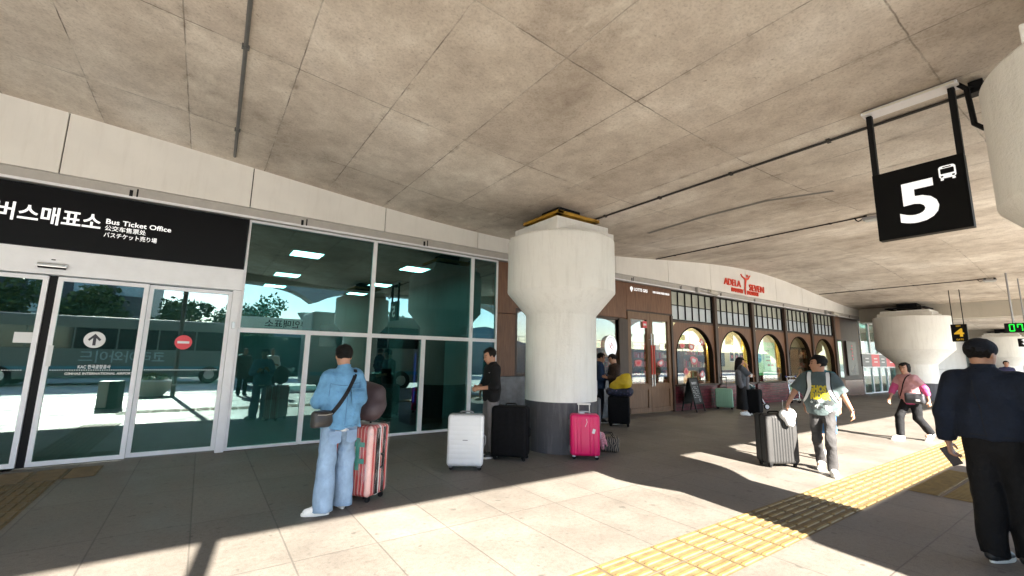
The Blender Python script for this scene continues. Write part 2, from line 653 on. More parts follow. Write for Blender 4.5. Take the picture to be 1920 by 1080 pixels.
            for s in 'RL':
                hh_, k_, a_ = J['h'+s], J['k'+s], J['a'+s]
                e = a_+(a_-k_)/np.linalg.norm(a_-k_)*(.085-g['end'])
                F.cone(hh_, k_, g['thigh'], g['knee'], .035).cone(k_, e, g['knee'], g['cuff'], .03, cut=True)
            F.wrinkle(g['amp'], g['freq'], g['seed'], (1, 1, .8))
        elif ty == 'shoes':
            pass
        elif ty == 'hair':
            g = jit(dict(style='short', size=1., line=.058), **kw)
            st = g['style']
            z0 = g['size']
            F.ell(H(0, -.018, .034), (.089*z0, .108*z0, .094*z0), .02, Mh)
            if st in ('bob', 'long', 'curly'):
                F.ell(H(0, -.045, -.02), (.094*z0, .085*z0, .1*z0), .03, Mh)
            if st == 'long':
                F.cone(H(0, -.07, -.03), H(0, -.1, -.26), .085, .07, .04)
            if st == 'bun':
                F.ell(H(0, -.13, -.01), (.045, .04, .045), .02, Mh)
            ln = g['line']
            ir = np.array(Mh)
            def face(X, Y, Z):
                x, y, z = X-hc[0], Y-hc[1], Z-hc[2]
                lx = ir[0][0]*x+ir[1][0]*y+ir[2][0]*z
                ly = ir[0][1]*x+ir[1][1]*y+ir[2][1]*z
                lz = ir[0][2]*x+ir[1][2]*y+ir[2][2]*z
                r1 = np.maximum(.028-ly, lz-ln-.35*np.abs(lx))
                low = -.03 if st == 'short' else -.13
                fr = -.012 if st in ('short', 'bun') else .03
                r2 = np.maximum(fr-ly, lz+.012)
                r3 = lz+(.078 if st in ('short', 'bun') else .5)
                return np.maximum(np.maximum(-r1, -r2), -r3)
            F.keep(face)
            F.wrinkle(g.get('amp', .007), g.get('freq', 110), 5)
        elif ty == 'cap':
            F.ell(H(0, -.014, .04), (.094, .114, .088), .01, Mh)
            ir = np.array(Mh)
            bill = kw.get('bill', .0)
            F.keep(lambda X, Y, Z: -((ir[0][2]*(X-hc[0])+ir[1][2]*(Y-hc[1])+ir[2][2]*(Z-hc[2]))-kw.get('rim', .03)+.35*0))
            if bill:
                a, b = H(0, .07, .048), H(0, .07+bill, .03)
                F.cone(a, b, .072, .06, .012, flat=(Rh @ Vector((0, .25, 1)), .13))
        elif ty == 'skirt':
            F.cone(p+[0, 0, .02], v3([0, 0, kw.get('end', .1)]), .14, kw.get('hemr', .2), .05, flat=(yv, .85), cut=True)
            for s in 'RL':
                F.cone(J['h'+s], J['a'+s], .1, .1, .05)
            F.keep(lambda X, Y, Z: np.maximum(Z-.98, kw.get('end', .1)-Z)+0*X+0*Y)
            F.wrinkle(.008, 26, 3, (1, 1, .25))
        elif ty == 'shawl':
            for a, b, r1, r2 in kw['cones']:
                F.cone(a, b, r1, r2, .04)
            F.wrinkle(.008, 34, 8)
        if ty == 'shoes':
            for s in 'RL':
                a_, t = J['a'+s], J['t'+s]
                d = unit([t[0], t[1], 0])
                z0 = a_[2]-.085
                tilt = kw.get('tilt'+s, 0)
                lw = np.array([a_[0], a_[1], z0])
                G = Field(lw-.3, lw+.3, min(hh, .009))
                q = lw-d*.045
                e = lw+d*.185+[0, 0, tilt]
                G.cone(q+[0, 0, .05], lw+d*.06+[0, 0, .052+tilt*.3], .042, .046, .02).cone(lw+d*.05+[0, 0, .05], e-d*.03+[0, 0, .032], .046, .036, .03)
                G.cone(lw+[0, 0, .06], lw-d*.012+[0, 0, .105], .045, .042, .02, cut=True)
                G.keep(lambda X, Y, Z: (z0+.022)-Z+0*X+0*Y+((X-lw[0])*d[0]+(Y-lw[1])*d[1])/.185*tilt)
                sh = field_obj('shoe', G, [m], body)
                P_ = []
                w2 = .05
                nrm = v3([-d[1], d[0], 0])
                for i in range(20):
                    th = math.pi*2*i/20
                    u_, v_ = math.cos(th), math.sin(th)
                    P_.append((.07+.135*u_, (w2-.006*(u_ < 0))*v_*(1-.12*max(0, -u_))))
                sb = MB()
                Ms = Matrix.Translation(lw) @ Matrix(((d[0], nrm[0], 0), (d[1], nrm[1], 0), (tilt/.185, 0, 1))).to_4x4()
                sb.prism(P_, .0, .03, 0, Ms)
                sb.build('sole', kw.get('sole', SOLE), sh, bevel=.006)
            continue
        o = field_obj(nm, F, [m] if not isinstance(m, (list, tuple)) else list(m), body, kw.get('pick'))
        out[nm] = o
    return out
def bvh_of(o):
    me = o.data
    return BVHTree.FromPolygons([v.co.copy() for v in me.vertices], [tuple(p.vertices) for p in me.polygons])
def strap(name, pts, width, m, parent, over=None, thick=.004, lift=.006):
    """a flat band through pts, laid on the surface of the mesh objects in over"""
    trees = [bvh_of(o) for o in (over or [])]
    P_ = []
    pts = [Vector(p) for p in pts]
    for a, b in zip(pts, pts[1:]):
        k = max(2, int((b-a).length/.03))
        P_ += [a.lerp(b, i/k) for i in range(k)]
    P_.append(pts[-1])
    Q, N = [], []
    for p in P_:
        best = None
        for t in trees:
            co, no, _, dist = t.find_nearest(p)
            if co is not None and dist < .12 and (best is None or dist < best[2]):
                best = (co, no, dist)
        if best:
            Q.append(best[0]+best[1]*lift)
            N.append(best[1])
        else:
            Q.append(p)
            N.append(N[-1] if N else Vector((0, -1, 0)))
    for _ in range(3):
        Q = [Q[0]]+[(Q[i-1]+Q[i]*2+Q[i+1])/4 for i in range(1, len(Q)-1)]+[Q[-1]]
        N = [N[0]]+[((N[i-1]+N[i]+N[i+1])/3).normalized() for i in range(1, len(N)-1)]+[N[-1]]
    mb = MB()
    vs, fs = [], []
    for i, q in enumerate(Q):
        t = (Q[min(i+1, len(Q)-1)]-Q[max(i-1, 0)]).normalized()
        n = N[i]
        s = t.cross(n).normalized()*width/2
        n = n*thick
        vs += [q-s, q+s, q+s+n, q-s+n]
    for i in range(len(Q)-1):
        for j in range(4):
            fs.append((i*4+j, i*4+(j+1) % 4, i*4+4+(j+1) % 4, i*4+4+j))
    mb.add(vs, fs)
    return mb.build(name, m, parent, smooth=40)
def project_on(me, over, direction, lift=.004):
    """push a flat mesh along direction onto a surface"""
    t = bvh_of(over)
    d = Vector(direction).normalized()
    for v in me.vertices:
        hit = t.ray_cast(v.co-d*.5, d)
        if hit[0]:
            v.co = hit[0]-d*lift
    return me
# ------------------------------------------------------------------ setting materials
def zs(x):
    return 4.63-.34*math.cos(2*math.pi*(x-6)/22)
def gridline(nt, sock, off, pitch, w, wob=None):
    v = math_(nt, 'MULTIPLY_ADD', sock, 1/pitch, -off/pitch+.5)
    if wob is not None:
        v = math_(nt, 'ADD', v, wob)
    d = math_(nt, 'ABSOLUTE', math_(nt, 'SUBTRACT', math_(nt, 'FRACT', v), .5))
    mr = _n(nt, 'ShaderNodeMapRange', ins={1: w*.35/pitch, 2: w/pitch, 3: 1., 4: 0.})
    nt.links.new(d, mr.inputs[0])
    return mr.outputs[0]
def concrete_soffit():
    m, nt, out = _new('board marked concrete')
    tc = _n(nt, 'ShaderNodeTexCoord', name='TC')
    xyz = _n(nt, 'ShaderNodeSeparateXYZ')
    nt.links.new(tc.outputs['Object'], xyz.inputs[0])
    big = noise(nt, .55, 5, .6, (1, .75, 1))
    base = ramp(nt, big, [(.3, (.40, .35, .30)), (.44, (.60, .545, .475)), (.56, (.74, .685, .61)), (.66, (.92, .885, .815))])
    med = noise(nt, 2.6, 8, .68)
    c = mixc(nt, .38, base, ramp(nt, med, [(.34, (.36, .295, .235)), (.52, (.66, .585, .49)), (.68, (.86, .81, .71))]))
    # one tone per formwork board
    vx = math_(nt, 'FLOOR', math_(nt, 'MULTIPLY_ADD', xyz.outputs[0], 1/1.03, -.534))
    vy = math_(nt, 'FLOOR', math_(nt, 'MULTIPLY_ADD', xyz.outputs[1], 1/2.05, -1.4146))
    cb = _n(nt, 'ShaderNodeCombineXYZ')
    nt.links.new(vx, cb.inputs[0])
    nt.links.new(vy, cb.inputs[1])
    wn = _n(nt, 'ShaderNodeTexWhiteNoise')
    nt.links.new(cb.outputs[0], wn.inputs['Vector'])
    c = mixc(nt, 1., c, ramp(nt, wn.outputs[0], [(0, (.86, .84, .83)), (1, (1, 1, 1))]), 'MULTIPLY')
    fine = noise(nt, 38, 6, .75)
    c = mixc(nt, .42, c, ramp(nt, fine, [(.34, (.34, .31, .28)), (.47, (.85, .84, .82)), (.64, (1.08, 1.08, 1.08))]), 'MULTIPLY')
    wob = math_(nt, 'MULTIPLY_ADD', noise(nt, 5, 3, .6), .014, -.007)
    lx = gridline(nt, xyz.outputs[0], .55, 1.03, .009, wob)
    ly = gridline(nt, xyz.outputs[1], 2.9, 2.05, .009, wob)
    ln = math_(nt, 'MAXIMUM', lx, ly)
    brk = ramp(nt, noise(nt, 1.7, 5, .7), [(.38, (.1, .1, .1)), (.6, (1, 1, 1))])
    dark = math_(nt, 'MULTIPLY', ln, brk)
    c = mixc(nt, math_(nt, 'MULTIPLY', ln, .4), c, (.72, .67, .58))
    c = mixc(nt, math_(nt, 'MULTIPLY', dark, .8), c, (.085, .065, .05))
    wide = math_(nt, 'MAXIMUM', gridline(nt, xyz.outputs[0], .55, 1.03, .07, wob), gridline(nt, xyz.outputs[1], 2.9, 2.05, .07, wob))
    st = ramp(nt, noise(nt, 3.1, 6, .75), [(.52, (0, 0, 0)), (.7, (1, 1, 1))])
    c = mixc(nt, math_(nt, 'MULTIPLY', math_(nt, 'MULTIPLY', wide, st), .6), c, (.16, .12, .085))
    pit = ramp(nt, noise(nt, 14, 3, .5), [(.71, (0, 0, 0)), (.76, (1, 1, 1))])
    c = mixc(nt, math_(nt, 'MULTIPLY', pit, .45), c, (.14, .11, .085))
    eff = ramp(nt, noise(nt, .9, 6, .72, (1.6, .8, 1)), [(.6, (0, 0, 0)), (.74, (1, 1, 1))])
    c = mixc(nt, math_(nt, 'MULTIPLY', eff, .5), c, (.86, .82, .72))
    p = _n(nt, 'ShaderNodeBsdfPrincipled', ins={'Roughness': .85, 'Specular IOR Level': .25})
    nt.links.new(c, p.inputs['Base Color'])
    b = _n(nt, 'ShaderNodeBump', ins={'Strength': .35, 'Distance': .02})
    hgt = math_(nt, 'SUBTRACT', math_(nt, 'MULTIPLY', fine, .35), ln)
    nt.links.new(hgt, b.inputs['Height'])
    nt.links.new(b.outputs[0], p.inputs['Normal'])
    nt.links.new(p.outputs[0], out.inputs[0])
    return m
def granite_floor():
    m, nt, out = _new('granite paving')
    tc = _n(nt, 'ShaderNodeTexCoord', name='TC')
    xyz = _n(nt, 'ShaderNodeSeparateXYZ')
    nt.links.new(tc.outputs['Object'], xyz.inputs[0])
    vx = math_(nt, 'FLOOR', math_(nt, 'MULTIPLY_ADD', xyz.outputs[0], 1/.645, -.1163))
    vy = math_(nt, 'FLOOR', math_(nt, 'MULTIPLY_ADD', xyz.outputs[1], 1/1.29, 0))
    cb = _n(nt, 'ShaderNodeCombineXYZ')
    nt.links.new(vx, cb.inputs[0])
    nt.links.new(vy, cb.inputs[1])
    wn = _n(nt, 'ShaderNodeTexWhiteNoise')
    nt.links.new(cb.outputs[0], wn.inputs['Vector'])
    base = ramp(nt, noise(nt, .8, 5, .65), [(.3, (.132, .117, .102)), (.7, (.20, .18, .158))])
    c = mixc(nt, 1., base, ramp(nt, wn.outputs[0], [(0, (.86, .86, .86)), (1, (1, 1, 1))]), 'MULTIPLY')
    sp = noise(nt, 130, 3, .8)
    c = mixc(nt, .75, c, ramp(nt, sp, [(.33, (.35, .34, .32)), (.5, (.9, .89, .87)), (.67, (1.0, 1.0, 1.0))]), 'MULTIPLY')
    c = mixc(nt, .6, c, ramp(nt, noise(nt, 24, 6, .8), [(.36, (.6, .59, .57)), (.5, (1, 1, 1)), (.66, (1.15, 1.15, 1.15))]), 'MULTIPLY')
    st = ramp(nt, noise(nt, 2.2, 7, .72), [(.52, (0, 0, 0)), (.72, (1, 1, 1))])
    c = mixc(nt, math_(nt, 'MULTIPLY', st, .3), c, (.09, .082, .072))
    spot = ramp(nt, noise(nt, 9, 2, .4), [(.69, (0, 0, 0)), (.73, (1, 1, 1))])
    scf = ramp(nt, noise(nt, 5, 7, .75, (.35, 2.2, 1)), [(.6, (0, 0, 0)), (.7, (1, 1, 1))])
    c = mixc(nt, math_(nt, 'MULTIPLY', scf, .35), c, (.075, .068, .06))
    c = mixc(nt, math_(nt, 'MULTIPLY', spot, .6), c, (.05, .046, .04))
    ln = math_(nt, 'MAXIMUM', gridline(nt, xyz.outputs[0], .075, .645, .0085), gridline(nt, xyz.outputs[1], 0, 1.29, .0085))
    c = mixc(nt, math_(nt, 'MULTIPLY', ln, .62), c, (.05, .045, .04))
    p = _n(nt, 'ShaderNodeBsdfPrincipled', ins={'Roughness': .62, 'Specular IOR Level': .35})
    nt.links.new(c, p.inputs['Base Color'])
    nt.links.new(ramp(nt, noise(nt, 1.6, 5, .6), [(.3, (.5, .5, .5)), (.7, (.75, .75, .75))]), p.inputs['Roughness'])
    b = _n(nt, 'ShaderNodeBump', ins={'Strength': .3, 'Distance': .006})
    nt.links.new(math_(nt, 'SUBTRACT', math_(nt, 'MULTIPLY', sp, .5), ln), b.inputs['Height'])
    nt.links.new(b.outputs[0], p.inputs['Normal'])
    nt.links.new(p.outputs[0], out.inputs[0])
    return m
def rough_paint(name, col, dirt=(.3, .27, .22), streak=.25, bump=.7):
    m, nt, out = _new(name)
    c = ramp(nt, noise(nt, 1.1, 5, .6), [(.3, tuple(v*.9 for v in col)), (.7, col)])
    s = ramp(nt, noise(nt, 3.2, 6, .7, (3, 3, .35)), [(.5, (0, 0, 0)), (.78, (1, 1, 1))])
    c = mixc(nt, math_(nt, 'MULTIPLY', s, streak), c, dirt)
    sp = ramp(nt, noise(nt, 30, 5, .7), [(.66, (0, 0, 0)), (.74, (1, 1, 1))])
    c = mixc(nt, math_(nt, 'MULTIPLY', sp, .22), c, dirt)
    p = _n(nt, 'ShaderNodeBsdfPrincipled', ins={'Roughness': .75, 'Specular IOR Level': .3})
    nt.links.new(c, p.inputs['Base Color'])
    b = _n(nt, 'ShaderNodeBump', ins={'Strength': bump, 'Distance': .014})
    nt.links.new(math_(nt, 'ADD', noise(nt, 26, 6, .7), math_(nt, 'MULTIPLY', noise(nt, 9, 4, .6), .45)), b.inputs['Height'])
    nt.links.new(b.outputs[0], p.inputs['Normal'])
    nt.links.new(p.outputs[0], out.inputs[0])
    _M[name] = m
    return m
SOFFIT = concrete_soffit()
FLOOR = granite_floor()
ASPH = mat('asphalt', (.15, .145, .14), .9, var=.12, vs=3, bump=.3, bs=90)
PAVE = mat('pale road paving', (.48, .46, .42), .85, var=.1, vs=2.5, bump=.2, bs=60)
KERB = mat('kerb stone', (.38, .36, .33), .8, var=.1)
YEL = mat('tactile yellow', (.17, .117, .038), .65, var=.22, vs=9, bump=.15, bs=120)
YELB = mat('dirty tactile base', (.12, .08, .032), .8, var=.25, vs=9)
YELD = mat('shaded tactile yellow', (.10, .068, .028), .7, var=.2, vs=9)  # darker yellow, the shade by the doors put into its colour
COLP = rough_paint('cream column render', (.84, .83, .79), streak=.22)
COLB = rough_paint('grey column paint', (.085, .083, .092), (.3, .29, .28), .42)
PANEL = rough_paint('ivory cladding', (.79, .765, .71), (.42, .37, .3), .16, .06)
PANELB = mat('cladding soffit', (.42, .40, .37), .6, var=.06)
SEAM = mat('cladding joint', (.05, .048, .045), .8, var=0)
ALU = mat('white aluminium', (.76, .76, .785), .38, var=.03, spec=.5)
ALUD = mat('grey aluminium', (.33, .33, .34), .4, .6, var=.05)
BLACK = mat('black sign face', (.004, .004, .005), .5, var=0, spec=.12)
BLKM = mat('matt black metal', (.006, .006, .007), .6, var=.1, spec=.2)
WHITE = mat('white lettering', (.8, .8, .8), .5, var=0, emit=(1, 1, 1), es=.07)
WHITEP = mat('white vinyl', (.66, .66, .66), .5, var=0)
REDV = mat('red vinyl', (.62, .045, .06), .45, var=.04)
STEEL = mat('brushed steel', (.5, .5, .5), .3, .9, var=.06)
GLT = glass('green tinted glass', (.20, .37, .35), .125, wav=.02, gcol=(.55, .80, .80))
GLD = glass('door glass', (.32, .46, .43), .12, wav=.012, gcol=(.8, .95, .93))
GLB = glass('clear shop glass', (.93, .94, .9), .05, cap=.24, fres=.45)
GLV = glass('pale green glass', (.42, .65, .6), .14, wav=.02)
def wood(name, a, b):
    m, nt, out = _new(name)
    g = noise(nt, 7, 6, .6, (6, 6, .35))
    c = ramp(nt, g, [(.3, a), (.7, b)])
    c = mixc(nt, .5, c, ramp(nt, noise(nt, 1.3, 3, .5), [(.3, (.7, .7, .7)), (.7, (1, 1, 1))]), 'MULTIPLY')
    p = _n(nt, 'ShaderNodeBsdfPrincipled', ins={'Roughness': .5, 'Specular IOR Level': .4})
    nt.links.new(c, p.inputs['Base Color'])
    b_ = _n(nt, 'ShaderNodeBump', ins={'Strength': .12, 'Distance': .005})
    nt.links.new(g, b_.inputs['Height'])
    nt.links.new(b_.outputs[0], p.inputs['Normal'])
    nt.links.new(p.outputs[0], out.inputs[0])
    _M[name] = m
    return m
WOOD = wood('walnut boarding', (.105, .045, .022), (.22, .102, .050))
WOODD = wood('dark walnut', (.035, .02, .014), (.075, .042, .027))
WOODL = wood('door oak', (.13, .07, .037), (.22, .125, .07))
# ------------------------------------------------------------------ ground, road, paving
def sheet(name, x0, x1, y0, y1, z, m, thick=0):
    mb = MB()
    if thick:
        mb.box(x0, x1, y0, y1, z-thick, z)
    else:
        mb.add([(x0, y0, z), (x1, y0, z), (x1, y1, z), (x0, y1, z)], [(0, 1, 2, 3)])
    return meta(mb.build(name, m), kind='structure')
sheet('ground', -700, 900, -900, 500, -.16, mat('far ground', (.2, .2, .17), .9, var=.2, vs=.05))
sheet('road', -120, 200, -19, -3.6, -.13, PAVE)
sheet('bus_lane', -16, 3.6, -10.5, -3.62, -.126, ASPH)
sheet('pavement', -60, 110, -3.45, 20, 0, FLOOR, .15)
sheet('kerb', -60, 110, -3.6, -3.45, .003, KERB, .15)
mb = MB()
for i in range(9):
    y = -4.1-i*.72
    mb.add([(-9, y-.42, -.122), (1.6, y-.42, -.122), (1.6, y, -.122), (-9, y, -.122)], [(0, 1, 2, 3)])
mk = mb.build('road_markings', mat('road paint', (.78, .77, .74), .7, var=.08))
meta(mk, kind='structure')
# tactile strips: tiles with four raised bars
def tactile(name, x0, x1, y0, y1, m, along='x', z=.004):
    mb = MB()
    s = .3227
    nx, ny = max(1, round((x1-x0)/s)), max(1, round((y1-y0)/s))
    sx, sy = (x1-x0)/nx, (y1-y0)/ny
    for i in range(nx):
        for j in range(ny):
            a, b = x0+i*sx, y0+j*sy
            mb.add([(a+.005, b+.005, z), (a+sx-.005, b+.005, z), (a+sx-.005, b+sy-.005, z), (a+.005, b+sy-.005, z)], [(0, 1, 2, 3)], 1)
            for k in range(4):
                if along == 'x':
                    c = b+sy*(k+.5)/4
                    A, B_, u, v = a+.022, a+sx-.022, c-.017, c+.017
                    q = [(A, u), (B_, u), (B_, v), (A, v)]
                    t = [(A+.01, u+.006), (B_-.01, u+.006), (B_-.01, v-.006), (A+.01, v-.006)]
                else:
                    c = a+sx*(k+.5)/4
                    A, B_, u, v = b+.022, b+sy-.022, c-.017, c+.017
                    q = [(u, A), (v, A), (v, B_), (u, B_)]
                    t = [(u+.006, A+.01), (v-.006, A+.01), (v-.006, B_-.01), (u+.006, B_-.01)]
                vs = [(px, py, z) for px, py in q]+[(px, py, z+.009) for px, py in t]
                mb.add(vs, [(4, 5, 6, 7), (0, 1, 5, 4), (1, 2, 6, 5), (2, 3, 7, 6), (3, 0, 4, 7)])
    return meta(mb.build(name, [m, YELB]), kind='structure')
tactile('tactile_path', -1.6, 46.8, 1.937, 2.582, YEL)
tactile('tactile_path', 7.38, 9.32, -1.29, 1.932, YEL, 'y')
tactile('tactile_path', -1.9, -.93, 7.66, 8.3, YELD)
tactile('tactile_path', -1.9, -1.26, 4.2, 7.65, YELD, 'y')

# ------------------------------------------------------------------ viaduct overhead
deck = thing('viaduct_deck', 'board marked concrete underside of the elevated road arching over the walkway', 'bridge', (6, 0, 0))
mb = MB()
xs = [-44+.4*i for i in range(356)]
Y0, Y1 = -2.62, 13.
vs, fs = [], []
for x in xs:
    vs += [(x, Y0+.3, zs(x)), (x, Y1, zs(x)), (x, Y0+.3, 6.0), (x, Y1, 6.0)]
for i in range(len(xs)-1):
    a, b = i*4, i*4+4
    fs += [(a, a+1, b+1, b), (a+2, b+2, b+3, a+3), (a, b, b+2, a+2), (a+1, a+3, b+3, b+1)]
fs += [(0, 2, 3, 1), tuple(len(vs)-4+k for k in (0, 1, 3, 2))]
mb.add(vs, fs)
mb.build('slab', SOFFIT, deck, smooth=60, world=True)
mb = MB().box(xs[0], xs[-1], Y0, Y0+.297, 4.26, 6.9)
mb.build('edge_beam', rough_paint('edge beam concrete', (.47, .43, .37)), deck, world=True)
mb = MB()
for X in (27.4, 49.4):
    mb.box(X, X+1.1, -2.3, 8.25, 3.62, 4.6)
    mb.build('cross_beam', rough_paint('cross beam concrete %d' % X, (.50, .46, .39)), deck, world=True)
    mb = MB()

def column(label, x, y, r, rc, prof_z, paint, bear=None):
    """prof_z: flare bottom, flare top, cap top"""
    fb, ft, ct = prof_z
    t = thing('bridge_column', label, 'column', (x, y, 0), 0, 'round columns holding up the viaduct')
    prof = [(r, 0), (r, .4), (r, paint), (r, fb*.5+paint*.5), (r, fb-.015), (r+.006, fb+.004), (rc-.006, ft-.006), (rc, ft+.012), (rc, (ft+ct)/2), (rc, ct-.03), (rc-.02, ct)]
    MB().lathe(prof, 96).build('shaft', COLP, t, smooth=24)
    MB().lathe([(r+.004, .0), (r+.004, paint), (r-.02, paint+.004)], 72, caps=False).build('painted_base', COLB, t, smooth=35)
    s = rc*.7
    top = zs(x)
    MB().box(-s, s, -s, s, ct, ct+.14).box(-s*.9, s*.9, -s*.9, s*.9, ct+.14, ct+.27).build('plinth', COLP, t, bevel=.012)
    b = MB()
    q = s*.74
    for k in range(4):
        b.box(-q, q, -q, -q+.14, ct+.37, ct+.425, 0, RZ(90*k))
    b.build('bearing_frame', bear or mat('yellow bearing paint', (.42, .23, .015), .6, var=.2), t, bevel=.008)
    b = MB()
    for k in range(4):
        b.box(-.1, .1, -q*.6, -q*.6+.2, ct+.27, ct+.36, 0, RZ(90*k+45))
    b.box(-q*.5, q*.5, -q*.5, q*.5, ct+.36, top+.05)
    b.build('bearing_pad', BLKM, t)
    return t
column('cream concrete column in the middle with a flared cap and grey painted foot', 5.36, 6.13, .64, .99, (2.31, 2.72, 3.70), .82)
column('cream column cap beside the hanging number 5 sign at the right edge', 5.0, -.45, .64, .99, (2.31, 2.72, 3.70), .82)
column('wide cream column far down the walkway behind the woman in pink', 26.8, 6.13, .73, 1.38, (1.56, 2.22, 3.70), .74, BLKM)
column('farthest round column beyond the head of the man in navy', 49.5, 6.13, .73, 1.38, (1.56, 2.22, 3.70), .74, BLKM)

# conduits, patches and lamps on the underside
def conduit(label, pts, r, m):
    mb = MB()
    mb.tube(pts, r, 8)
    for p in pts[1:-1:2]:
        mb.box(p[0]-.035, p[0]+.035, p[1]-.02, p[1]+.02, p[2]-r*1.15, p[2]+.03)
    return meta(mb.build('conduit_pipe', m, smooth=40), label, 'pipe')
GREYP = mat('grey conduit', (.15, .15, .145), .5, .3, var=.1)
DARKP = mat('dark cable', (.03, .028, .026), .6, var=.1)
conduit('grey conduit crossing the ceiling above the ticket office', [(-.1+.02*i, -2.2+1.02*i, zs(-.1+.02*i)-.02) for i in range(11)], .021, GREYP)
conduit('dark conduit from the yellow bearing of the middle column towards the number 5 sign', [(6.1, 6.3-.62*i, zs(6.1)-.018) for i in range(11)], .017, DARKP)
conduit('thin black conduit running from the bakery fascia to the small lamp beside the sign', [(10.98, 8.2-.65*i, zs(10.98)-.014) for i in range(9)], .015, DARKP)
conduit('thin conduit near the distant lamp over the far end of the bakery', [(22.6, 8.2-.65*i, zs(22.6)-.014) for i in range(9)], .015, DARKP)
mb = MB()
pp = [(7.86, 6.06), (7.74, 4.6), (7.8, 3.5), (8.25, 2.65)]
for (a, b), (c, d) in zip(pp, pp[1:]):
    q = .05
    mb.add([(a-q, b, zs(a)-.006), (a+q, b, zs(a)-.006), (c+q, d, zs(c)-.006), (c-q, d, zs(c)-.006)], [(0, 1, 2, 3)])
    mb.add([(a-q, b, zs(a)+.01), (a+q, b, zs(a)+.01), (c+q, d, zs(c)+.01), (c-q, d, zs(c)+.01)], [(3, 2, 1, 0)])
meta(mb.build('cover_strip', mat('grey repair strip', (.2, .19, .17), .8, var=.1)), 'grey strip fixed flat on the ceiling between the two dark conduits', 'strip')
def ceil_lamp(label, x, y):
    t = thing('ceiling_lamp', label, 'lamp', (x, y, zs(x)), 8, 'small caged lamps under the viaduct')
    MB().box(-.1, .1, -.17, .17, -.1, -.05).build('housing', ALUD, t, bevel=.015)
    MB().box(-.07, .07, -.13, .13, -.135, -.1).build('lens', mat('lamp lens', (.6, .62, .6), .2, var=0), t, bevel=.015)
    MB().tube([(0, .12, -.05), (0, .12, .0)], .03, 8).build('bracket', BLKM, t)
    MB().tube([(0, -.12, -.05), (0, -.12, .0)], .03, 8).build('bracket', BLKM, t)
    MB().tube([(0, .17, -.07), (0, .24, -.1), (.03, .28, -.06), (0, .3, -.01)], .012, 6).build('cable', BLKM, t)
ceil_lamp('grey lamp on the ceiling half hidden by the left edge of the number 5 sign', 10.98, 2.9)
ceil_lamp('small grey lamp on the ceiling above the far column', 22.6, 2.9)

# ------------------------------------------------------------------ ticket hall
YG = 8.55
hall = thing('ticket_hall', 'glass fronted bus ticket office with white frames and ivory cladding above', 'building', (.4, YG, 0))
JX = [-8.8, -6.45, -4.15, -1.88, .4, 2.69, 4.8, 7.0]
JB = [9.31, 11.7, 14.06, 16.4, 18.75, 21.1, 23.4, 25.7, 28.0]
def fascia(xa, xb, parent):
    n = 8
    mb = MB()
    g = .008
    X = [xa+g+(xb-xa-2*g)*i/n for i in range(n+1)]
    vs = []
    for x in X:
        vs += [(x, 8.3, 3.95), (x, 8.3, zs(x)+.06), (x, 8.36, zs(x)+.06), (x, 8.56, 3.955)]
    fs = []
    for i in range(n):
        a, b = i*4, i*4+4
        fs += [(a, b, b+1, a+1), (a+1, b+1, b+2, a+2), (a+2, b+2, b+3, a+3), (a+3, b+3, b, a)]
    fs += [(0, 1, 2, 3), tuple(n*4+k for k in (3, 2, 1, 0))]
    mb.add(vs, fs)
    mb.build('fascia_panel', PANEL, parent, world=True)
for a, b in zip(JX, JX[1:]):
    fascia(a, b, hall)
def backing(xa, xb, parent):
    n = int((xb-xa)/.5)+1
    mb = MB()
    vs, fs = [], []
    for i in range(n+1):
        x = xa+(xb-xa)*i/n
        vs += [(x, 8.335, 3.97), (x, 8.335, zs(x)+.02)]
    for i in range(n):
        fs.append((i*2, i*2+2, i*2+3, i*2+1))
    mb.add(vs, fs)
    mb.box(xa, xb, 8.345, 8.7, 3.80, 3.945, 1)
    mb.tube([(xa, 8.36, 3.80), (xb, 8.36, 3.80)], .022, 8, 2)
    x = xa+.7
    while x < xb:
        mb.box(x-.02, x+.02, 8.34, 8.38, 3.8, 3.9, 3).box(x+.06, x+.08, 8.34, 8.37, 3.81, 3.93, 3)
        x += 2.33
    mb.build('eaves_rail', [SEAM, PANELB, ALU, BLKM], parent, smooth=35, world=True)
backing(-8.8, 7.0, hall)
def frame_mb(x0, x1, z0, z1, w, y0, y1, mi=0, mb=None):
    mb = mb or MB()
    mb.box(x0, x0+w, y0, y1, z0, z1, mi).box(x1-w, x1, y0, y1, z0, z1, mi)
    mb.box(x0+w, x1-w, y0, y1, z0, z0+w, mi).box(x0+w, x1-w, y0, y1, z1-w, z1, mi)
    return mb
def window(parent, x0, x1, z0, z1, w, gl, fm=ALU, y0=8.5, y1=8.6, name='window'):
    f = frame_mb(x0, x1, z0, z1, w, y0, y1).build(name, fm, parent, bevel=.006, world=True)
    MB().box(x0+w*.8, x1-w*.8, (y0+y1)/2-.006, (y0+y1)/2+.006, z0+w*.8, z1-w*.8).build('pane', gl, f, world=True)
    return f
E_ = [.43, 2.6, 4.82, 5.5]
for a, b in zip(E_, E_[1:]):
    window(hall, a, b, 1.92, 3.79, .035, GLT)
L_ = [.43, 1.51, 2.6, 3.71, 4.82, 5.5]
for a, b in zip(L_, L_[1:]):
    window(hall, a, b, .015, 1.919, .04, GLT)
MB().box(-8.8, .43, 8.46, 8.62, 2.56, 2.912).build('door_header', ALU, hall, bevel=.006, world=True)
MB().box(-8.8, -1.85, 8.5, 8.62, .0, .0).box(.31, .429, 8.47, 8.62, 0, 2.558).build('door_jamb', ALU, hall, bevel=.005, world=True)
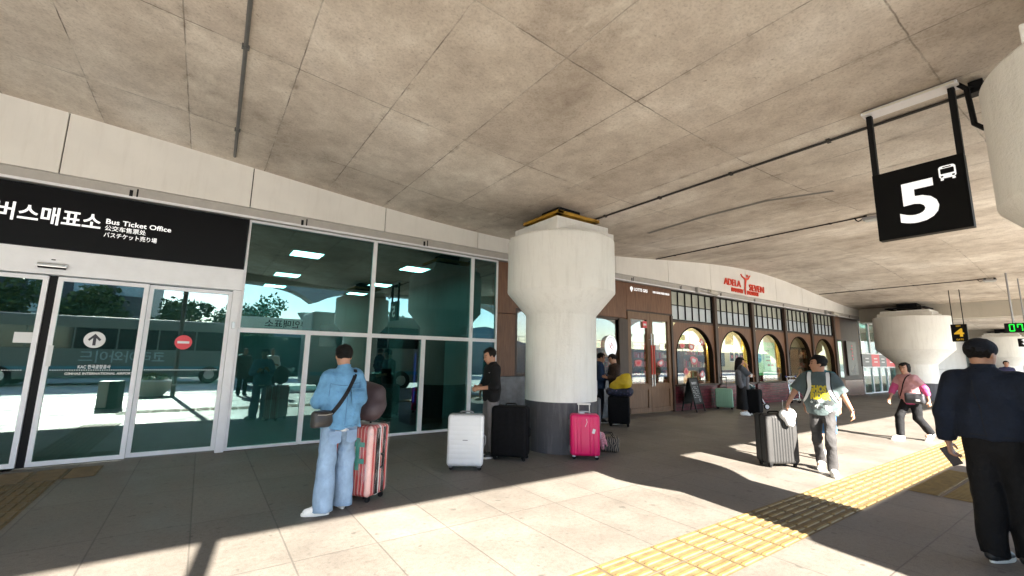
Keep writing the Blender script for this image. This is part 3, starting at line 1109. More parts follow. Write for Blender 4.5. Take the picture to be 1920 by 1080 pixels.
def door(x0, x1, y0, sticker):
    f = MB()
    frame_mb(x0, x1, .03, 2.54, .055, y0, y0+.05, mb=f)
    f.box(x0, x1, y0-.006, y0-.001, .03, .09)
    f = f.build('sliding_door', ALU, hall, bevel=.006, world=True)
    MB().box(x0+.045, x1-.045, y0+.02, y0+.03, .075, 2.495).build('pane', GLD, f, world=True)
    dots = MB()
    n = int((x1-x0-.14)/.024)
    for i in range(n):
        x = x0+.07+i*.024
        dots.box(x, x+.012, y0+.016, y0+.019, 1.262, 1.274)
    dots.build('dotted_line', WHITEP, f, world=True)
    return f
d0 = door(-2.95, -1.83, 8.50, 0)
d1 = door(-1.74, -.76, 8.50, 1)
d2 = door(-.758, .308, 8.565, 2)
MB().box(-1.828, -1.742, 8.53, 8.56, .02, 2.55).build('door_gap', BLKM, hall, world=True)
MB().box(-8.8, -2.955, 8.53, 8.56, .02, 2.55).build('side_panel', GLD, hall, world=True)
def disc(c, r, z0=0, z1=.003, M=None, n=40, mi=0, mb=None):
    return (mb or MB()).prism([(c[0]+r*math.cos(2*math.pi*i/n), c[1]+r*math.sin(2*math.pi*i/n)) for i in range(n)], z0, z1, mi, M)
Md = T(0, 8.515, 0) @ FACE
disc((-1.27, 1.69), .115, 0, .003, Md).build('round_sticker', WHITEP, d1, world=True)
MB().prism([(-1.27, 1.775), (-1.20, 1.695), (-1.215, 1.672), (-1.253, 1.712), (-1.253, 1.61), (-1.287, 1.61), (-1.287, 1.712), (-1.325, 1.672), (-1.34, 1.695)], .0035, .005, 0, Md).build('arrow', mat('sticker ink', (.03, .03, .04), .6, var=0), d1, world=True)
Md2 = T(0, 8.583, 0) @ FACE
disc((-.26, 1.69), .11, 0, .003, Md2).build('round_sticker', mat('no entry red', (.68, .06, .08), .5, var=0), d2, world=True)
MB().box(-.335, -.185, 8.5775, 8.579, 1.672, 1.708).build('bar', WHITEP, d2, world=True)
lettering('lettering', 'GIMHAE INTERNATIONAL AIRPORT', .044, T(-1.52, 8.515, 1.205) @ FACE, WHITEP, d1, .0005, .0012, .72)
lettering('lettering', 'KAC 한국공항공사', .058, T(-1.40, 8.515, 1.292) @ FACE, WHITEP, d1, .0005, .0012, .34)
lettering('lettering', 'AIRPORT', .044, T(-2.35, 8.515, 1.205) @ FACE, WHITEP, d0, .0005, .0012)
MB().box(-2.06, -1.89, 8.515, 8.519, 1.625, 1.765).build('notice', WHITEP, d0, world=True)
MB().box(-1.715, -1.665, 8.49, 8.498, 1.32, 1.6).build('door_label', WHITEP, d1, bevel=.004, world=True)
MB().box(.34, .39, 8.445, 8.468, 1.93, 2.04).build('switch_plate', STEEL, hall, bevel=.005, world=True)
s = MB().box(-1.95, -1.66, 8.40, 8.458, 2.655, 2.705).build('door_sensor', STEEL, hall, bevel=.012, world=True)
MB().box(-1.94, -1.67, 8.405, 8.455, 2.635, 2.654).build('sensor_window', BLKM, s, world=True)
MB().box(-1.83, -1.79, 8.452, 8.459, 2.755, 2.768).build('door_badge', BLKM, hall, world=True)

# black sign over the doors
sg = thing('office_sign', 'long black sign with white Korean lettering over the sliding doors', 'sign', (-3, 8.45, 2.91))
MB().box(-8.8, .42, 8.44, 8.54, 2.915, 3.77).build('board', mat('sign board', (.0045, .005, .0065), .45, var=.15, vs=.8, spec=.15), sg, bevel=.008, world=True)
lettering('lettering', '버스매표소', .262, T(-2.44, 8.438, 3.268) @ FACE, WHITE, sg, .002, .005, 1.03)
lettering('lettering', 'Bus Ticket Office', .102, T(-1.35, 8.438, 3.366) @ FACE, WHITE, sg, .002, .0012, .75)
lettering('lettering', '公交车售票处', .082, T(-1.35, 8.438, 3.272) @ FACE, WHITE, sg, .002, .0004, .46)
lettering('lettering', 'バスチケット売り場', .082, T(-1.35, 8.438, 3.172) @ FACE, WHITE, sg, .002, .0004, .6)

# inside the ticket hall
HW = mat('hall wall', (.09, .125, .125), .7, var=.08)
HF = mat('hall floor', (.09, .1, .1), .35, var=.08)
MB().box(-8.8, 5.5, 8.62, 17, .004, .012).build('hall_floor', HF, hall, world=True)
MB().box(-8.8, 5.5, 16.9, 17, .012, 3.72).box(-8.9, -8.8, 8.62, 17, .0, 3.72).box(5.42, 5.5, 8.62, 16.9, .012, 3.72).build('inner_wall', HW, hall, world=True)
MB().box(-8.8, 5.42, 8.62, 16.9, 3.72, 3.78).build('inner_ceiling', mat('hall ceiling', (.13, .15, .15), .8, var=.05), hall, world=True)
PL = emis('panel light', (.93, 1, .98), 8)
for i, (x, y, w_) in enumerate([(1.65, 10.27, 'nearest panel light in the ticket hall, upper left'), (4.15, 10.3, 'panel light in the ticket hall behind the second tall pane'), (1.7, 13.37, 'panel light deeper in the hall, below the nearest one'), (4.3, 13.37, 'panel light deeper in the hall beside the white mullion'), (4.3, 15.9, 'farthest panel light in the hall'), (1.7, 15.9, 'dim panel light at the back of the hall above the blue reflection'), (-1.0, 10.3, 'panel light behind the sliding doors'), (-1.0, 13.4, 'panel light deep behind the sliding doors')]):
    t = thing('panel_light', w_, 'ceiling light', (x, y, 3.7), 0, 'square panel lights in the ticket hall')
    MB().box(-.3, .3, -.3, .3, -.008, .0).build('diffuser', PL, t)
    frame_mb(-.33, .33, -.33, .33, .03, -.02, .02).build('rim', ALU, t).rotation_euler = (R_(90), 0, 0)
CAB = mat('cabinet green', (.22, .34, .32), .6, var=.06)
t = thing('ticket_machine', 'pale ticket machine with a dark screen behind the third pane', 'machine', (3.15, 9.6, .01))
MB().box(-.3, .3, -.2, .35, 0, 1.15).build('cabinet', CAB, t, bevel=.02)
MB().box(.02, .24, -.215, -.201, .85, 1.25).build('screen', BLKM, t, bevel=.006)
t = thing('poster_board', 'tall pale blue notice board standing in the ticket hall', 'notice board', (3.25, 10.1, .01))
MB().box(-.3, .3, -.02, .02, 1.05, 1.95).build('sheet', mat('pale blue poster', (.2, .32, .4), .6, var=.1, vs=8), t, bevel=.004)
MB().box(-.04, .04, -.018, .018, 0, 1.049).box(-.25, .25, -.2, .2, 0, .02).build('stand', ALUD, t)
mb = MB()
for k in range(7):
    mb.box(-.22, .22-.07*(k % 3), -.026, -.0205, 1.85-k*.11, 1.885-k*.11)
mb.build('print', mat('poster ink', (.08, .2, .34), .6, var=0), t)
t = thing('vending_machine', 'dark vending machine deep in the ticket hall beside the black shirted man', 'machine', (4.35, 9.9, .01))
MB().box(-.4, .4, -.3, .4, 0, 1.95).build('cabinet', BLKM, t, bevel=.02)
MB().box(-.36, -.33, -.312, -.301, .5, 1.6).build('light_strip', emis('blue strip', (.05, .12, 1), .12), t)
t = thing('service_counter', 'grey ticket counter along the back of the hall', 'counter', (-1.5, 13.5, .01))
MB().box(-3, 2.2, -.3, .3, 0, 1.05).build('front', CAB, t, bevel=.01)
MB().box(-3.05, 2.25, -.38, .38, 1.05, 1.09).build('top', ALUD, t, bevel=.008)

# ------------------------------------------------------------------ bakery
shop = thing('bakery_front', 'walnut bakery shopfront with a row of arched windows and maroon tiled base', 'shop', (10, 8.6, 0))
for a, b in zip([7.0]+JB, JB):
    fascia(a, b, shop)
backing(7.0, 28.0, shop)
YB = 8.6
def tiles_mat():
    m, nt, out = _new('maroon tile')
    br = _n(nt, 'ShaderNodeTexBrick', ins={'Color1': (.10, .018, .026, 1), 'Color2': (.15, .03, .04, 1), 'Mortar': (.05, .02, .022, 1), 'Scale': 1., 'Mortar Size': .008, 'Brick Width': .2, 'Row Height': .1})
    tc = _n(nt, 'ShaderNodeTexCoord', name='TC')
    mp = _n(nt, 'ShaderNodeMapping')
    mp.inputs['Rotation'].default_value = (R_(90), 0, 0)
    nt.links.new(tc.outputs['Object'], mp.inputs['Vector'])
    nt.links.new(mp.outputs[0], br.inputs['Vector'])
    p = _n(nt, 'ShaderNodeBsdfPrincipled', ins={'Roughness': .25})
    nt.links.new(br.outputs[0], p.inputs['Base Color'])
    nt.links.new(p.outputs[0], out.inputs[0])
    return m
TILE = tiles_mat()
MARB = mat('dark marble', (.05, .055, .065), .25, var=.5, vs=4)
# pilaster and window left of the middle column
MB().box(5.51, 6.03, 8.52, 8.64, 1.12, 2.56).box(5.51, 6.03, 8.52, 8.64, 2.57, 3.79).build('wood_panel', WOOD, shop, bevel=.008, world=True)
MB().box(5.51, 9.7, 8.5, 8.66, 0, 1.115).build('marble_base', MARB, shop, bevel=.008, world=True)
f = frame_mb(6.035, 9.68, 1.12, 2.72, .06, 8.53, 8.63).build('window', WOODD, shop, bevel=.005, world=True)
MB().box(6.07, 9.64, 8.57, 8.582, 1.16, 2.68).build('pane', GLB, f, world=True)
MB().box(9.62, 9.98, 8.49, 8.64, .0, 2.70).build('post', WOODD, shop, bevel=.006, world=True)
for a, b in ((6.035, 7.9), (7.905, 9.98), (9.985, 12.13)):
    MB().box(a, b, 8.53, 8.64, 2.99 if a > 9.9 else 2.73, 3.79).build('wood_panel', WOOD, shop, bevel=.008, world=True)
# double door
for k, (a, b) in enumerate(((10.04, 11.02), (11.03, 12.03))):
    dm = MB()
    dm.box(a, a+.13, 8.54, 8.62, .03, 2.94).box(b-.13, b, 8.54, 8.62, .03, 2.94)
    dm.box(a+.13, b-.13, 8.54, 8.62, 2.74, 2.94).box(a+.13, b-.13, 8.54, 8.62, .68, .86).box(a+.13, b-.13, 8.54, 8.62, .03, .16)
    dm.box(a+.13, b-.13, 8.565, 8.60, .16, .68)
    df = dm.build('shop_door', WOODL, shop, bevel=.007, world=True)
    MB().box(a+.125, b-.125, 8.575, 8.587, .855, 2.745).build('pane', GLB, df, world=True)
    xh = b-.045 if k == 0 else a+.06
    hb = MB().tube([(xh, 8.46, .78), (xh, 8.46, 2.32)], .019, 10)
    for z in (1.0, 2.15):
        hb.tube([(xh, 8.46, z), (xh, 8.545, z)], .012, 8)
    hb.build('handle', STEEL, df, smooth=40, world=True)
    MB().tube([(xh, 8.46, 1.12), (xh, 8.46, 1.98)], .026, 12).build('handle_grip', mat('red grip', (.55, .05, .03), .5, var=.05), df, smooth=40, world=True)
    if k == 0:
        MB().box(10.70, 10.89, 8.535, 8.5385, 2.49, 2.69).build('sticker', REDV, df, world=True)
        MB().box(10.73, 10.86, 8.5335, 8.5345, 2.56, 2.62).build('sticker_print', WHITEP, df, world=True)
    else:
        MB().box(11.3, 11.48, 8.56, 8.565, 1.85, 2.0).build('sticker', WHITEP, df, world=True)
MB().box(10.0, 12.13, 8.56, 8.64, 2.941, 2.988).box(12.035, 12.13, 8.5, 8.64, 0, 2.94).build('door_frame', WOODD, shop, world=True)
# five bays: pier, transom, arch, tiled base
BAY = [12.14, 14.66, 17.22, 19.86, 22.38, 24.9]
REVEAL = mat('dark arch reveal', (.014, .008, .005), .7, var=.1, spec=.1)
FROST = mat('frosted transom', (.40, .42, .36), .12, var=.1, vs=1.2, spec=.8)
SKYPANE = mat('sky tinted transom', (.50, .56, .60), .1, var=.08, vs=1.2, spec=.8)  # mirrored sky put into the colour of the lower panes
for i, (a, b) in enumerate(zip(BAY, BAY[1:])):
    MB().box(a+.0, b-.17, 8.55, 8.67, 2.76, 2.82).build('rail', WOODD, shop, world=True)
    MB().box(b-.17, b, 8.47, 8.67, .78, 3.79).build('pier', WOODD, shop, bevel=.008, world=True)
    f = frame_mb(a+.002, b-.172, 2.822, 3.79, .032, 8.55, 8.62)
    nx = 6
    for k in range(1, nx):
        x = a+(b-.17-a)*k/nx
        f.box(x-.006, x+.006, 8.555, 8.6, 2.867, 3.745)
    f.box(a+.047, b-.217, 8.558, 8.598, 3.30, 3.322)
    tf = f.build('transom_window', BLKM, shop, world=True)
    MB().box(a+.04, b-.21, 8.602, 8.61, 2.86, 3.31).box(a+.04, b-.21, 8.602, 8.61, 3.312, 3.75, 1).build('pane', [SKYPANE, FROST], tf, world=True)
    # arched board
    x0, x1, z0, z1 = a+.002, b-.172, .80, 2.758
    ax0, ax1, top = a+.17, b-.30, 2.64
    cx, rw = (ax0+ax1)/2, (ax1-ax0)/2
    sp = top-rw*.92
    n = 22
    arc = [(ax1, z0)]+[(cx+rw*math.cos(math.pi*t/n), sp+rw*.92*math.sin(math.pi*t/n)) for t in range(n+1)]+[(ax0, z0)]
    outp = []
    for (px, pz) in arc:
        if px == ax1 and pz <= sp:
            outp.append((x1, pz))
        elif px == ax0 and pz <= sp:
            outp.append((x0, pz))
        else:
            t = math.atan2(pz-sp, px-cx)
            k = min((x1-cx)/max(abs(math.cos(t)), 1e-6), (z1-sp)/max(abs(math.sin(t)), 1e-6))
            outp.append((cx+k*math.cos(t), sp+k*math.sin(t)))
    vs = []
    for (p, q) in zip(arc, outp):
        vs += [(p[0], 8.545, p[1]), (q[0], 8.545, q[1]), (p[0], 8.70, p[1])]
    fs = []
    for k in range(len(arc)-1):
        A, B_ = k*3, k*3+3
        fs += [(A, A+1, B_+1, B_), (A, B_, B_+2, A+2)]
    # corner fillers
    ci = [(x1, z1), (x0, z1)]
    for cxn, czn in ci:
        for k in range(len(arc)-1):
            p, q = outp[k], outp[k+1]
            if (abs(p[0]-cxn) < 1e-6) != (abs(q[0]-cxn) < 1e-6) and (abs(p[1]-czn) < 1e-6 or abs(q[1]-czn) < 1e-6):
                vs.append((cxn, 8.545, czn))
                fs.append((k*3+1, len(vs)-1, (k+1)*3+1))
    abm = MB().add(vs, fs)
    for k in range(1, 2*(len(arc)-1), 2):
        abm.m[k] = 1
    ab = abm.build('arched_board', [WOOD, REVEAL], shop, world=True)
    trim = MB()
    trim.tube([(p[0], 8.55, p[1]) for p in arc], .022, 6)
    trim.build('arch_trim', REVEAL, ab, smooth=60, world=True)
    MB().box(a+.1, b-.22, 8.69, 8.702, .80, 2.74).build('arched_pane', GLB, shop, world=True)
    MB().box(a+.002, b-.172, 8.46, 8.71, .745, .80).build('sill', WOODD, shop, world=True)
    MB().box(a+.002, b-.172, 8.52, 8.68, .0, .744).build('tiled_base', TILE, shop, world=True)
# end of the shop
MB().box(24.9, 25.6, 8.52, 8.66, .0, 3.79).build('wood_panel', WOOD, shop, bevel=.008, world=True)
f = frame_mb(24.98, 25.58, .8, 2.7, .06, 8.49, 8.515).build('window', WOODD, shop, world=True)
MB().box(25.03, 25.53, 8.5, 8.508, .85, 2.65).build('pane', GLD, f, world=True)
MB().box(25.605, 27.95, 8.53, 8.66, .75, 3.79).build('wood_panel', WOODD, shop, bevel=.008, world=True)
MB().box(25.605, 27.95, 8.52, 8.66, .0, .745).build('tiled_base', TILE, shop, world=True)
# lettering on the wood and the fascia
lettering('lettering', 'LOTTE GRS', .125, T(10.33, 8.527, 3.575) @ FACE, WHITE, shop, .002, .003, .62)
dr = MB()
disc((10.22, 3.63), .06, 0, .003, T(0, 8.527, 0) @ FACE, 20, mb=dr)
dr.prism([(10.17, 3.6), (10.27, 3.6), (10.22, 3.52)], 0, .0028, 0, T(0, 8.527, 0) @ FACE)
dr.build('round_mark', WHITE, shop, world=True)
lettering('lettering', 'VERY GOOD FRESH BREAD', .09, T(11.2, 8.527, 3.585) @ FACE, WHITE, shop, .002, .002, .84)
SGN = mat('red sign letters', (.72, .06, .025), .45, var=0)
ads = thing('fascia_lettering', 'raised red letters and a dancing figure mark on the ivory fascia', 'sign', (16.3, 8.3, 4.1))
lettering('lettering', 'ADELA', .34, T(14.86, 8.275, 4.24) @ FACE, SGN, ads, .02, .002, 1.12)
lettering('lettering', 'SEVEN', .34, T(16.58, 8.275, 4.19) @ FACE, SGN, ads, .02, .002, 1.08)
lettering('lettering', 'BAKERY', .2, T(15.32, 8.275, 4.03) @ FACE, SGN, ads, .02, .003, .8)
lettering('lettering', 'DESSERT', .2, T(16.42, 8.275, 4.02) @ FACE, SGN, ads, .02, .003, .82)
fg = MB()
fg.tube([(16.27, 8.27, 4.0), (16.27, 8.27, 4.2), (16.31, 8.27, 4.42), (16.36, 8.27, 4.56)], [(.035, .02), (.035, .02), (.045, .02), (.055, .02)], 8, flat=(1, 0, 0))
fg.tube([(16.02, 8.27, 4.74), (16.1, 8.27, 4.66), (16.35, 8.27, 4.58), (16.55, 8.27, 4.62), (16.68, 8.27, 4.75)], [(.02, .02), (.03, .02), (.05, .02), (.03, .02), (.02, .02)], 8, flat=(0, 0, 1))
fg.ball((16.47, 8.27, 4.72), (.055, .02, .055), 8)
fg.build('figure_mark', SGN, ads, smooth=40, world=True)

# bakery room
CREAM = mat('cream wall', (.60, .55, .38), .7, var=.05)
MB().box(5.55, 27.9, 10.9, 11.0, .01, 3.75).box(27.8, 27.9, 8.7, 10.9, .01, 3.75).box(5.55, 5.62, 8.7, 10.9, .01, 3.75).build('inner_wall', CREAM, shop, world=True)
MB().box(14.85, 27.75, 10.85, 10.897, .012, 1.15).build('wainscot', TILE, shop, world=True)
MB().box(5.65, 14.8, 10.85, 10.897, .012, 3.69).build('wood_lining', WOODD, shop, world=True)
MB().box(5.55, 27.9, 8.7, 11.0, .004, .012).build('shop_floor', mat('shop floor', (.2, .14, .1), .4, var=.1), shop, world=True)
MB().box(5.55, 27.9, 8.68, 11.0, 3.70, 3.78).build('inner_ceiling', mat('shop ceiling', (.5, .48, .42), .8, var=0), shop, world=True)
TRK = emis('added ceiling light', (1, .88, .66), 7.5)  # unseen ceiling strips added to light the bakery room
for i, x in enumerate((7.2, 10.2, 13.3, 16.2, 19.0, 21.8, 24.4)):
    t = thing('light_strip', ['added warm light strip behind the middle column', 'added warm light strip above the bakery double doors', 'added warm light strip behind the first arch', 'added warm light strip behind the second arch', 'added warm light strip behind the poster arch', 'added warm light strip behind the fourth arch', 'added warm light strip behind the last arch'][i], 'ceiling light', (x, 10.3, 3.69), 0, 'light strips added in the bakery ceiling')
    MB().box(-.7, .7, -.09, .09, -.03, 0).build('housing', ALU, t)
    MB().box(-.67, .67, -.07, .07, -.036, -.031).build('diffuser', TRK, t)
SC = emis('sconce glow', (1, .9, .7), 7)
for i, (x, w_) in enumerate(((17.1, 'round wall lamp seen through the first arch'), (20.0, 'round wall lamp seen through the second arch'), (21.5, 'round wall lamp at the edge of the poster arch'))):
    t = thing('wall_lamp', w_, 'lamp', (x, 10.9, 2.18), 0, 'round lamps on the cream bakery wall')
    MB().lathe([(.16, 0), (.16, .03), (.12, .05)], 24, M=RX(90)).build('brass_ring', mat('brass', (.55, .36, .1), .3, .8, var=.05), t, smooth=40)
    MB().ball((0, -.08, 0), .11, 10).build('globe', SC, t, smooth=True)
for x in (13.5, 15.4, 18.1):
    gx = {13.5: 17.5, 15.4: 20.4, 18.1: 23.6}[x]
    t = thing('gold_column', {13.5: 'golden column inside the first arch', 15.4: 'golden column inside the second arch', 18.1: 'golden column behind the poster'}[x], 'column', (gx, 10.6, .01), 0, 'golden columns in the bakery')
    MB().lathe([(.14, 0), (.14, .05), (.11, .1), (.11, 3.5), (.15, 3.66)], 24).build('shaft', mat('gold leaf', (.62, .42, .1), .3, .7, var=.2, vs=4), t, smooth=40)
# shelves of goods by the door
random.seed(3)
GOODS = [mat('goods %d' % i, c, .6, var=.1) for i, c in enumerate([(.5, .06, .07), (.45, .3, .15), (.6, .55, .45), (.3, .17, .08), (.1, .2, .12), (.62, .3, .32)])]
def rack(label, x, y, w, n, glow):
    t = thing('bread_rack', label, 'shelf', (x, y, .01), 0, 'goods shelves inside the bakery')
    MB().box(-w/2, -w/2+.04, -.2, .2, 0, 2.2).box(w/2-.04, w/2, -.2, .2, 0, 2.2).box(-w/2+.04, w/2-.04, .17, .2, 0, 2.2).build('carcass', WOODL, t)
    for k in range(n):
        z = .3+k*(1.9/n)
        sh = MB().box(-w/2+.04, w/2-.04, -.2, .17, z, z+.03).build('shelf', WOODL, t)
        xx = -w/2+.1
        mb = MB()
        while xx < w/2-.16:
            ww = random.uniform(.07, .2)
            hh_ = random.uniform(.08, 1.4/n)
            mb.box(xx, xx+ww*.9, -.17, -.02, z+.031, z+.031+hh_, random.randrange(6))
            xx += ww+random.uniform(.01, .08)
        mb.build('goods', GOODS, sh, bevel=.012, world=False)
rack('shelves of red and cream boxes behind the round window sign', 11.3, 10.55, 2.0, 6, 0)
rack('shelves of small packages behind the left door leaf', 13.0, 10.55, 1.2, 6, 0)
rack('shelves of cakes behind the right door leaf', 14.25, 10.55, 1.2, 6, 0)
rack('low dark display with boxes under the first arch', 15.9, 10.4, 1.6, 4, 0)
rack('shelves with pastries left of the last arch', 26.0, 10.6, 1.2, 4, 0)
# round light-coloured sign in the window
t = thing('round_sign', 'round white sign with a small red mark in the bakery window', 'sign', (9.27, 8.52, 1.9))
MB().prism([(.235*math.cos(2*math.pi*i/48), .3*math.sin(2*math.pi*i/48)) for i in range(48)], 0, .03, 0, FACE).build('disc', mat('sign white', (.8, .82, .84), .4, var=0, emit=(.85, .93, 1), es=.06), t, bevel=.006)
MB().tube([(.0, -.034, .1), (.03, -.034, .03), (-.05, -.034, -.02), (.04, -.034, -.09)], .008, 6).tube([(-.06, -.034, .06), (-.02, -.034, -.05)], .007, 6).tube([(.06, -.034, .05), (.08, -.034, -.06)], .006, 6).build('mark', REDV, t)
mb = MB()
for i in range(26):
    a = math.pi*(.2+.6*i/25)
    mb.box(.19*math.cos(a)-.006, .19*math.cos(a)+.006, -.033, -.0305, .245*math.sin(a)-.006, .245*math.sin(a)+.006)
mb.build('dotted_text', mat('grey ink', (.3, .3, .32), .6, var=0), t)
# hanging poster
t = thing('green_poster', 'pale green drinks poster hanging inside the third arched window', 'poster', (18.78, 8.9, 1.02))
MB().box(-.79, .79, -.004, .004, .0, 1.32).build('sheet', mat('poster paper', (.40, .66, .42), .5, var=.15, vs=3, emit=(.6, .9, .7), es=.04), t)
MB().box(-.79, .79, -.009, -.0045, 0, .1).build('footer', mat('poster green', (.05, .42, .12), .5, var=0), t)
disc((-.55, .68), .19, .0045, .008, FACE).build('blue_disc', mat('poster blue', (.1, .45, .72), .5, var=0), t)
mb = MB()
for k, (x, z, w, mi) in enumerate([(.0, .95, .35, 0), (.0, .83, .3, 1), (0, .7, .55, 0), (.0, .56, .4, 1), (.1, .36, .22, 1), (.36, .36, .3, 1), (-.7, 1.15, .45, 2), (-.68, 1.05, .35, 2), (.1, 1.1, .5, 3)]):
    h_ = .055 if k < 4 else .1
    for j in range(int(w/.05)):
        mb.box(x+j*.052, x+j*.052+.035, -.008, -.0045, z, z+h_*(.7+.3*((j*7+k) % 3)/2), mi)
mb.build('print', [mat('poster grey', (.2, .22, .22), .5, var=0), mat('poster red', (.45, .08, .06), .5, var=0), mat('poster teal', (.12, .4, .3), .5, var=0), mat('poster white', (.85, .88, .85), .5, var=0)], t)
MB().tube([(-.2, -.008, .25), (-.2, -.008, 1.0)], (.012), 6).box(-.27, -.13, -.009, -.0045, .62, .86).build('bottle_print', mat('poster bottle', (.3, .5, .55), .5, var=.2, vs=9), t)
for lab, x, z, w, h_, c in (('dark grey screen on the wall behind the fourth arch', 26.6, 2.12, 1.8, .46, (.03, .033, .05)), ('small grey screen on the wall in the second arch', 18.85, 1.62, .6, .6, (.08, .085, .09))):
    t = thing('wall_screen', lab, 'screen', (x, 10.89, z), 0, 'screens on the bakery wall')
    MB().box(-w/2, w/2, -.05, 0, -h_/2, h_/2).build('casing', BLKM, t, bevel=.006)
    MB().box(-w/2+.02, w/2-.02, -.055, -.0505, -h_/2+.02, h_/2-.02).build('display', mat('screen grey %.2f' % x, c, .25, var=.05), t)
for i, x in enumerate((16.75, 17.1, 17.45)):
    t = thing('menu_card', ['left card of the three menu cards in the second arch', 'middle card of the three menu cards in the second arch', 'right card of the three menu cards in the second arch'][i], 'menu card', (x, 9.2, 1.52), 0, 'white menu cards in the second arch')
    MB().box(-.155, .155, -.005, .005, 0, .42).build('card', WHITEP, t)
    MB().box(-.12, .12, -.009, -.0055, .04, .38).build('dark_print', BLKM, t)
    MB().box(-.07, .07, -.012, -.0095, .14, .26).build('cup_print', GOODS[0], t)
STK = mat('pink sticker', (.6, .16, .17), .5, var=.1)
for i, (x, z, s_) in enumerate([(12.85, 2.02, .13), (13.35, 2.0, .16), (13.95, 2.18, .14), (13.0, 1.2, .13), (13.9, 1.1, .14), (11.55, 1.46, .14), (10.5, 1.45, .15), (13.45, 1.55, .2)]):
    pts = [(s_*(1+.18*math.sin(3*a+i))*math.cos(a), s_*.75*(1+.2*math.cos(2*a+i))*math.sin(a)) for a in [2*math.pi*k/18 for k in range(18)]]
    st_ = MB().prism(pts, 0, .002, 0, T(x, 8.687 if x > 12.1 else 8.572, z) @ FACE).build('window_sticker', STK, shop, world=True)
    MB().prism([(a*.5, b*.5) for a, b in pts], .0025, .004, 0, T(x, 8.687 if x > 12.1 else 8.572, z) @ FACE).build('sticker_print', WHITEP if i % 3 else REDV, st_, world=True)
# tables along the window
for i, x in enumerate((15.9, 18.4, 21.0, 23.6)):
    t = thing('cafe_table', ['cafe table inside the second arch', 'cafe table under the green poster', 'cafe table beside the seated customer', 'cafe table inside the last arch'][i], 'table', (x, 9.6, .01), 0, 'tables along the bakery windows')
    MB().lathe([(.38, .72), (.4, .73), (.4, .75), (.38, .76)], 28).build('tabletop', WOODL, t, smooth=40)
    MB().lathe([(.22, 0), (.22, .02), (.03, .05), (.03, .72)], 20).build('pedestal', BLKM, t, smooth=40)
# dark sign board at the end of the shop
t = thing('wall_sign', 'dark upright sign with red writing at the far end of the bakery', 'sign', (26.6, 8.5, .96))
MB().box(-.62, .62, -.05, .02, 0, 1.68).build('board', mat('slate board', (.035, .03, .03), .4, var=.2), t, bevel=.01)
mb = MB()
for k in range(5):
    mb.box(-.03-.08*(k % 2), .1, -.056, -.051, 1.4-k*.16, 1.5-k*.16)
mb.build('red_print', REDV, t)
MB().prism([(-.3, .2), (.0, .25), (.15, .5), (.28, .42), (.2, .2), (.3, .1), (.05, .12)], .051, .054, 0, FACE).build('pale_print', mat('chalk', (.5, .5, .5), .8, var=.2), t)

# cameras under the eaves
def cctv(label, x):
    t = thing('security_camera', label, 'camera', (x, 8.3, 3.95), 0, 'security cameras under the fascia')
    MB().tube([(-.75, .0, -.05), (-.1, -.06, -.1)], .02, 8).box(-.82, -.68, -.05, .05, -.17, 0).build('bracket', STEEL, t, bevel=.006)
    MB().tube([(-.12, -.05, -.08), (.16, -.14, -.16)], .065, 14).build('body', mat('camera housing', (.55, .52, .45), .5, var=.03), t, smooth=40)
    MB().tube([(.161, -.1405, -.1605), (.175, -.145, -.165)], .05, 14).build('lens', BLKM, t, smooth=40)
cctv('white security camera on a bracket over the first arch', 14.0)
cctv('small white security camera over the last arch', 24.2)

# ------------------------------------------------------------------ glass lobby and stone wall beyond
lob = thing('glass_lobby', 'green glass lobby with a red and grey band beyond the bakery', 'building', (30, 8.6, 0))
VX = [28.05, 29.4, 30.6, 31.7, 33.3]
for i, (a, b) in enumerate(zip(VX, VX[1:])):
    window(lob, a, b, 2.05, 3.74, .05, GLV)
    window(lob, a, b, .02, 1.4, .05, GLV)
    w_ = MB().box(a, b-.005, 8.5, 8.6, 1.405, 2.045).build('band_panel', [mat('lobby grey', (.13, .13, .14), .45, var=.05), REDV][i % 2], lob, world=True)
    mb = MB()
    for k in range(2):
        mb.box((a+b)/2-.25, (a+b)/2+.25, 8.495, 8.499, 1.62+k*.17, 1.68+k*.17)
    mb.build('band_print', WHITEP, w_, world=True)
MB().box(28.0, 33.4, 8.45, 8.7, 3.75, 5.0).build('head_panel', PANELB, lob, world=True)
MB().box(28.0, 33.4, 13, 13.1, 0, 3.7).box(33.3, 33.4, 8.7, 13, 0, 3.7).build('inner_wall', mat('lobby wall', (.3, .36, .34), .6, var=.1), lob, world=True)
STONE = mat('pale stone wall', (.52, .52, .52), .6, var=.06, vs=.7)
stn = thing('stone_terminal', 'pale stone clad terminal wall with glass slots at the far end of the walkway', 'building', (50, 8.2, 0))
for i in range(14):
    x = 33.6+i*3.1
    if i in (1, 5):
        window(stn, x, x+2.9, .02, 4.9, .06, GLV, y0=8.4, y1=8.5)
        continue
    mb = MB()
    for z in (0, 1.25, 2.5, 3.75):
        mb.box(x, x+3.08, 8.2, 8.5, z+.008, z+1.242)
    mb.build('stone_panel', STONE, stn, bevel=.01, world=True)
MB().box(33.5, 77.5, 8.52, 8.7, 0, 5.2).build('core_wall', SEAM, stn, world=True)
MB().box(77.5, 78.5, -6, 9, 0, 5.2).build('end_wall', mat('far end wall', (.6, .6, .58), .7, var=.1, vs=.5), stn, world=True)
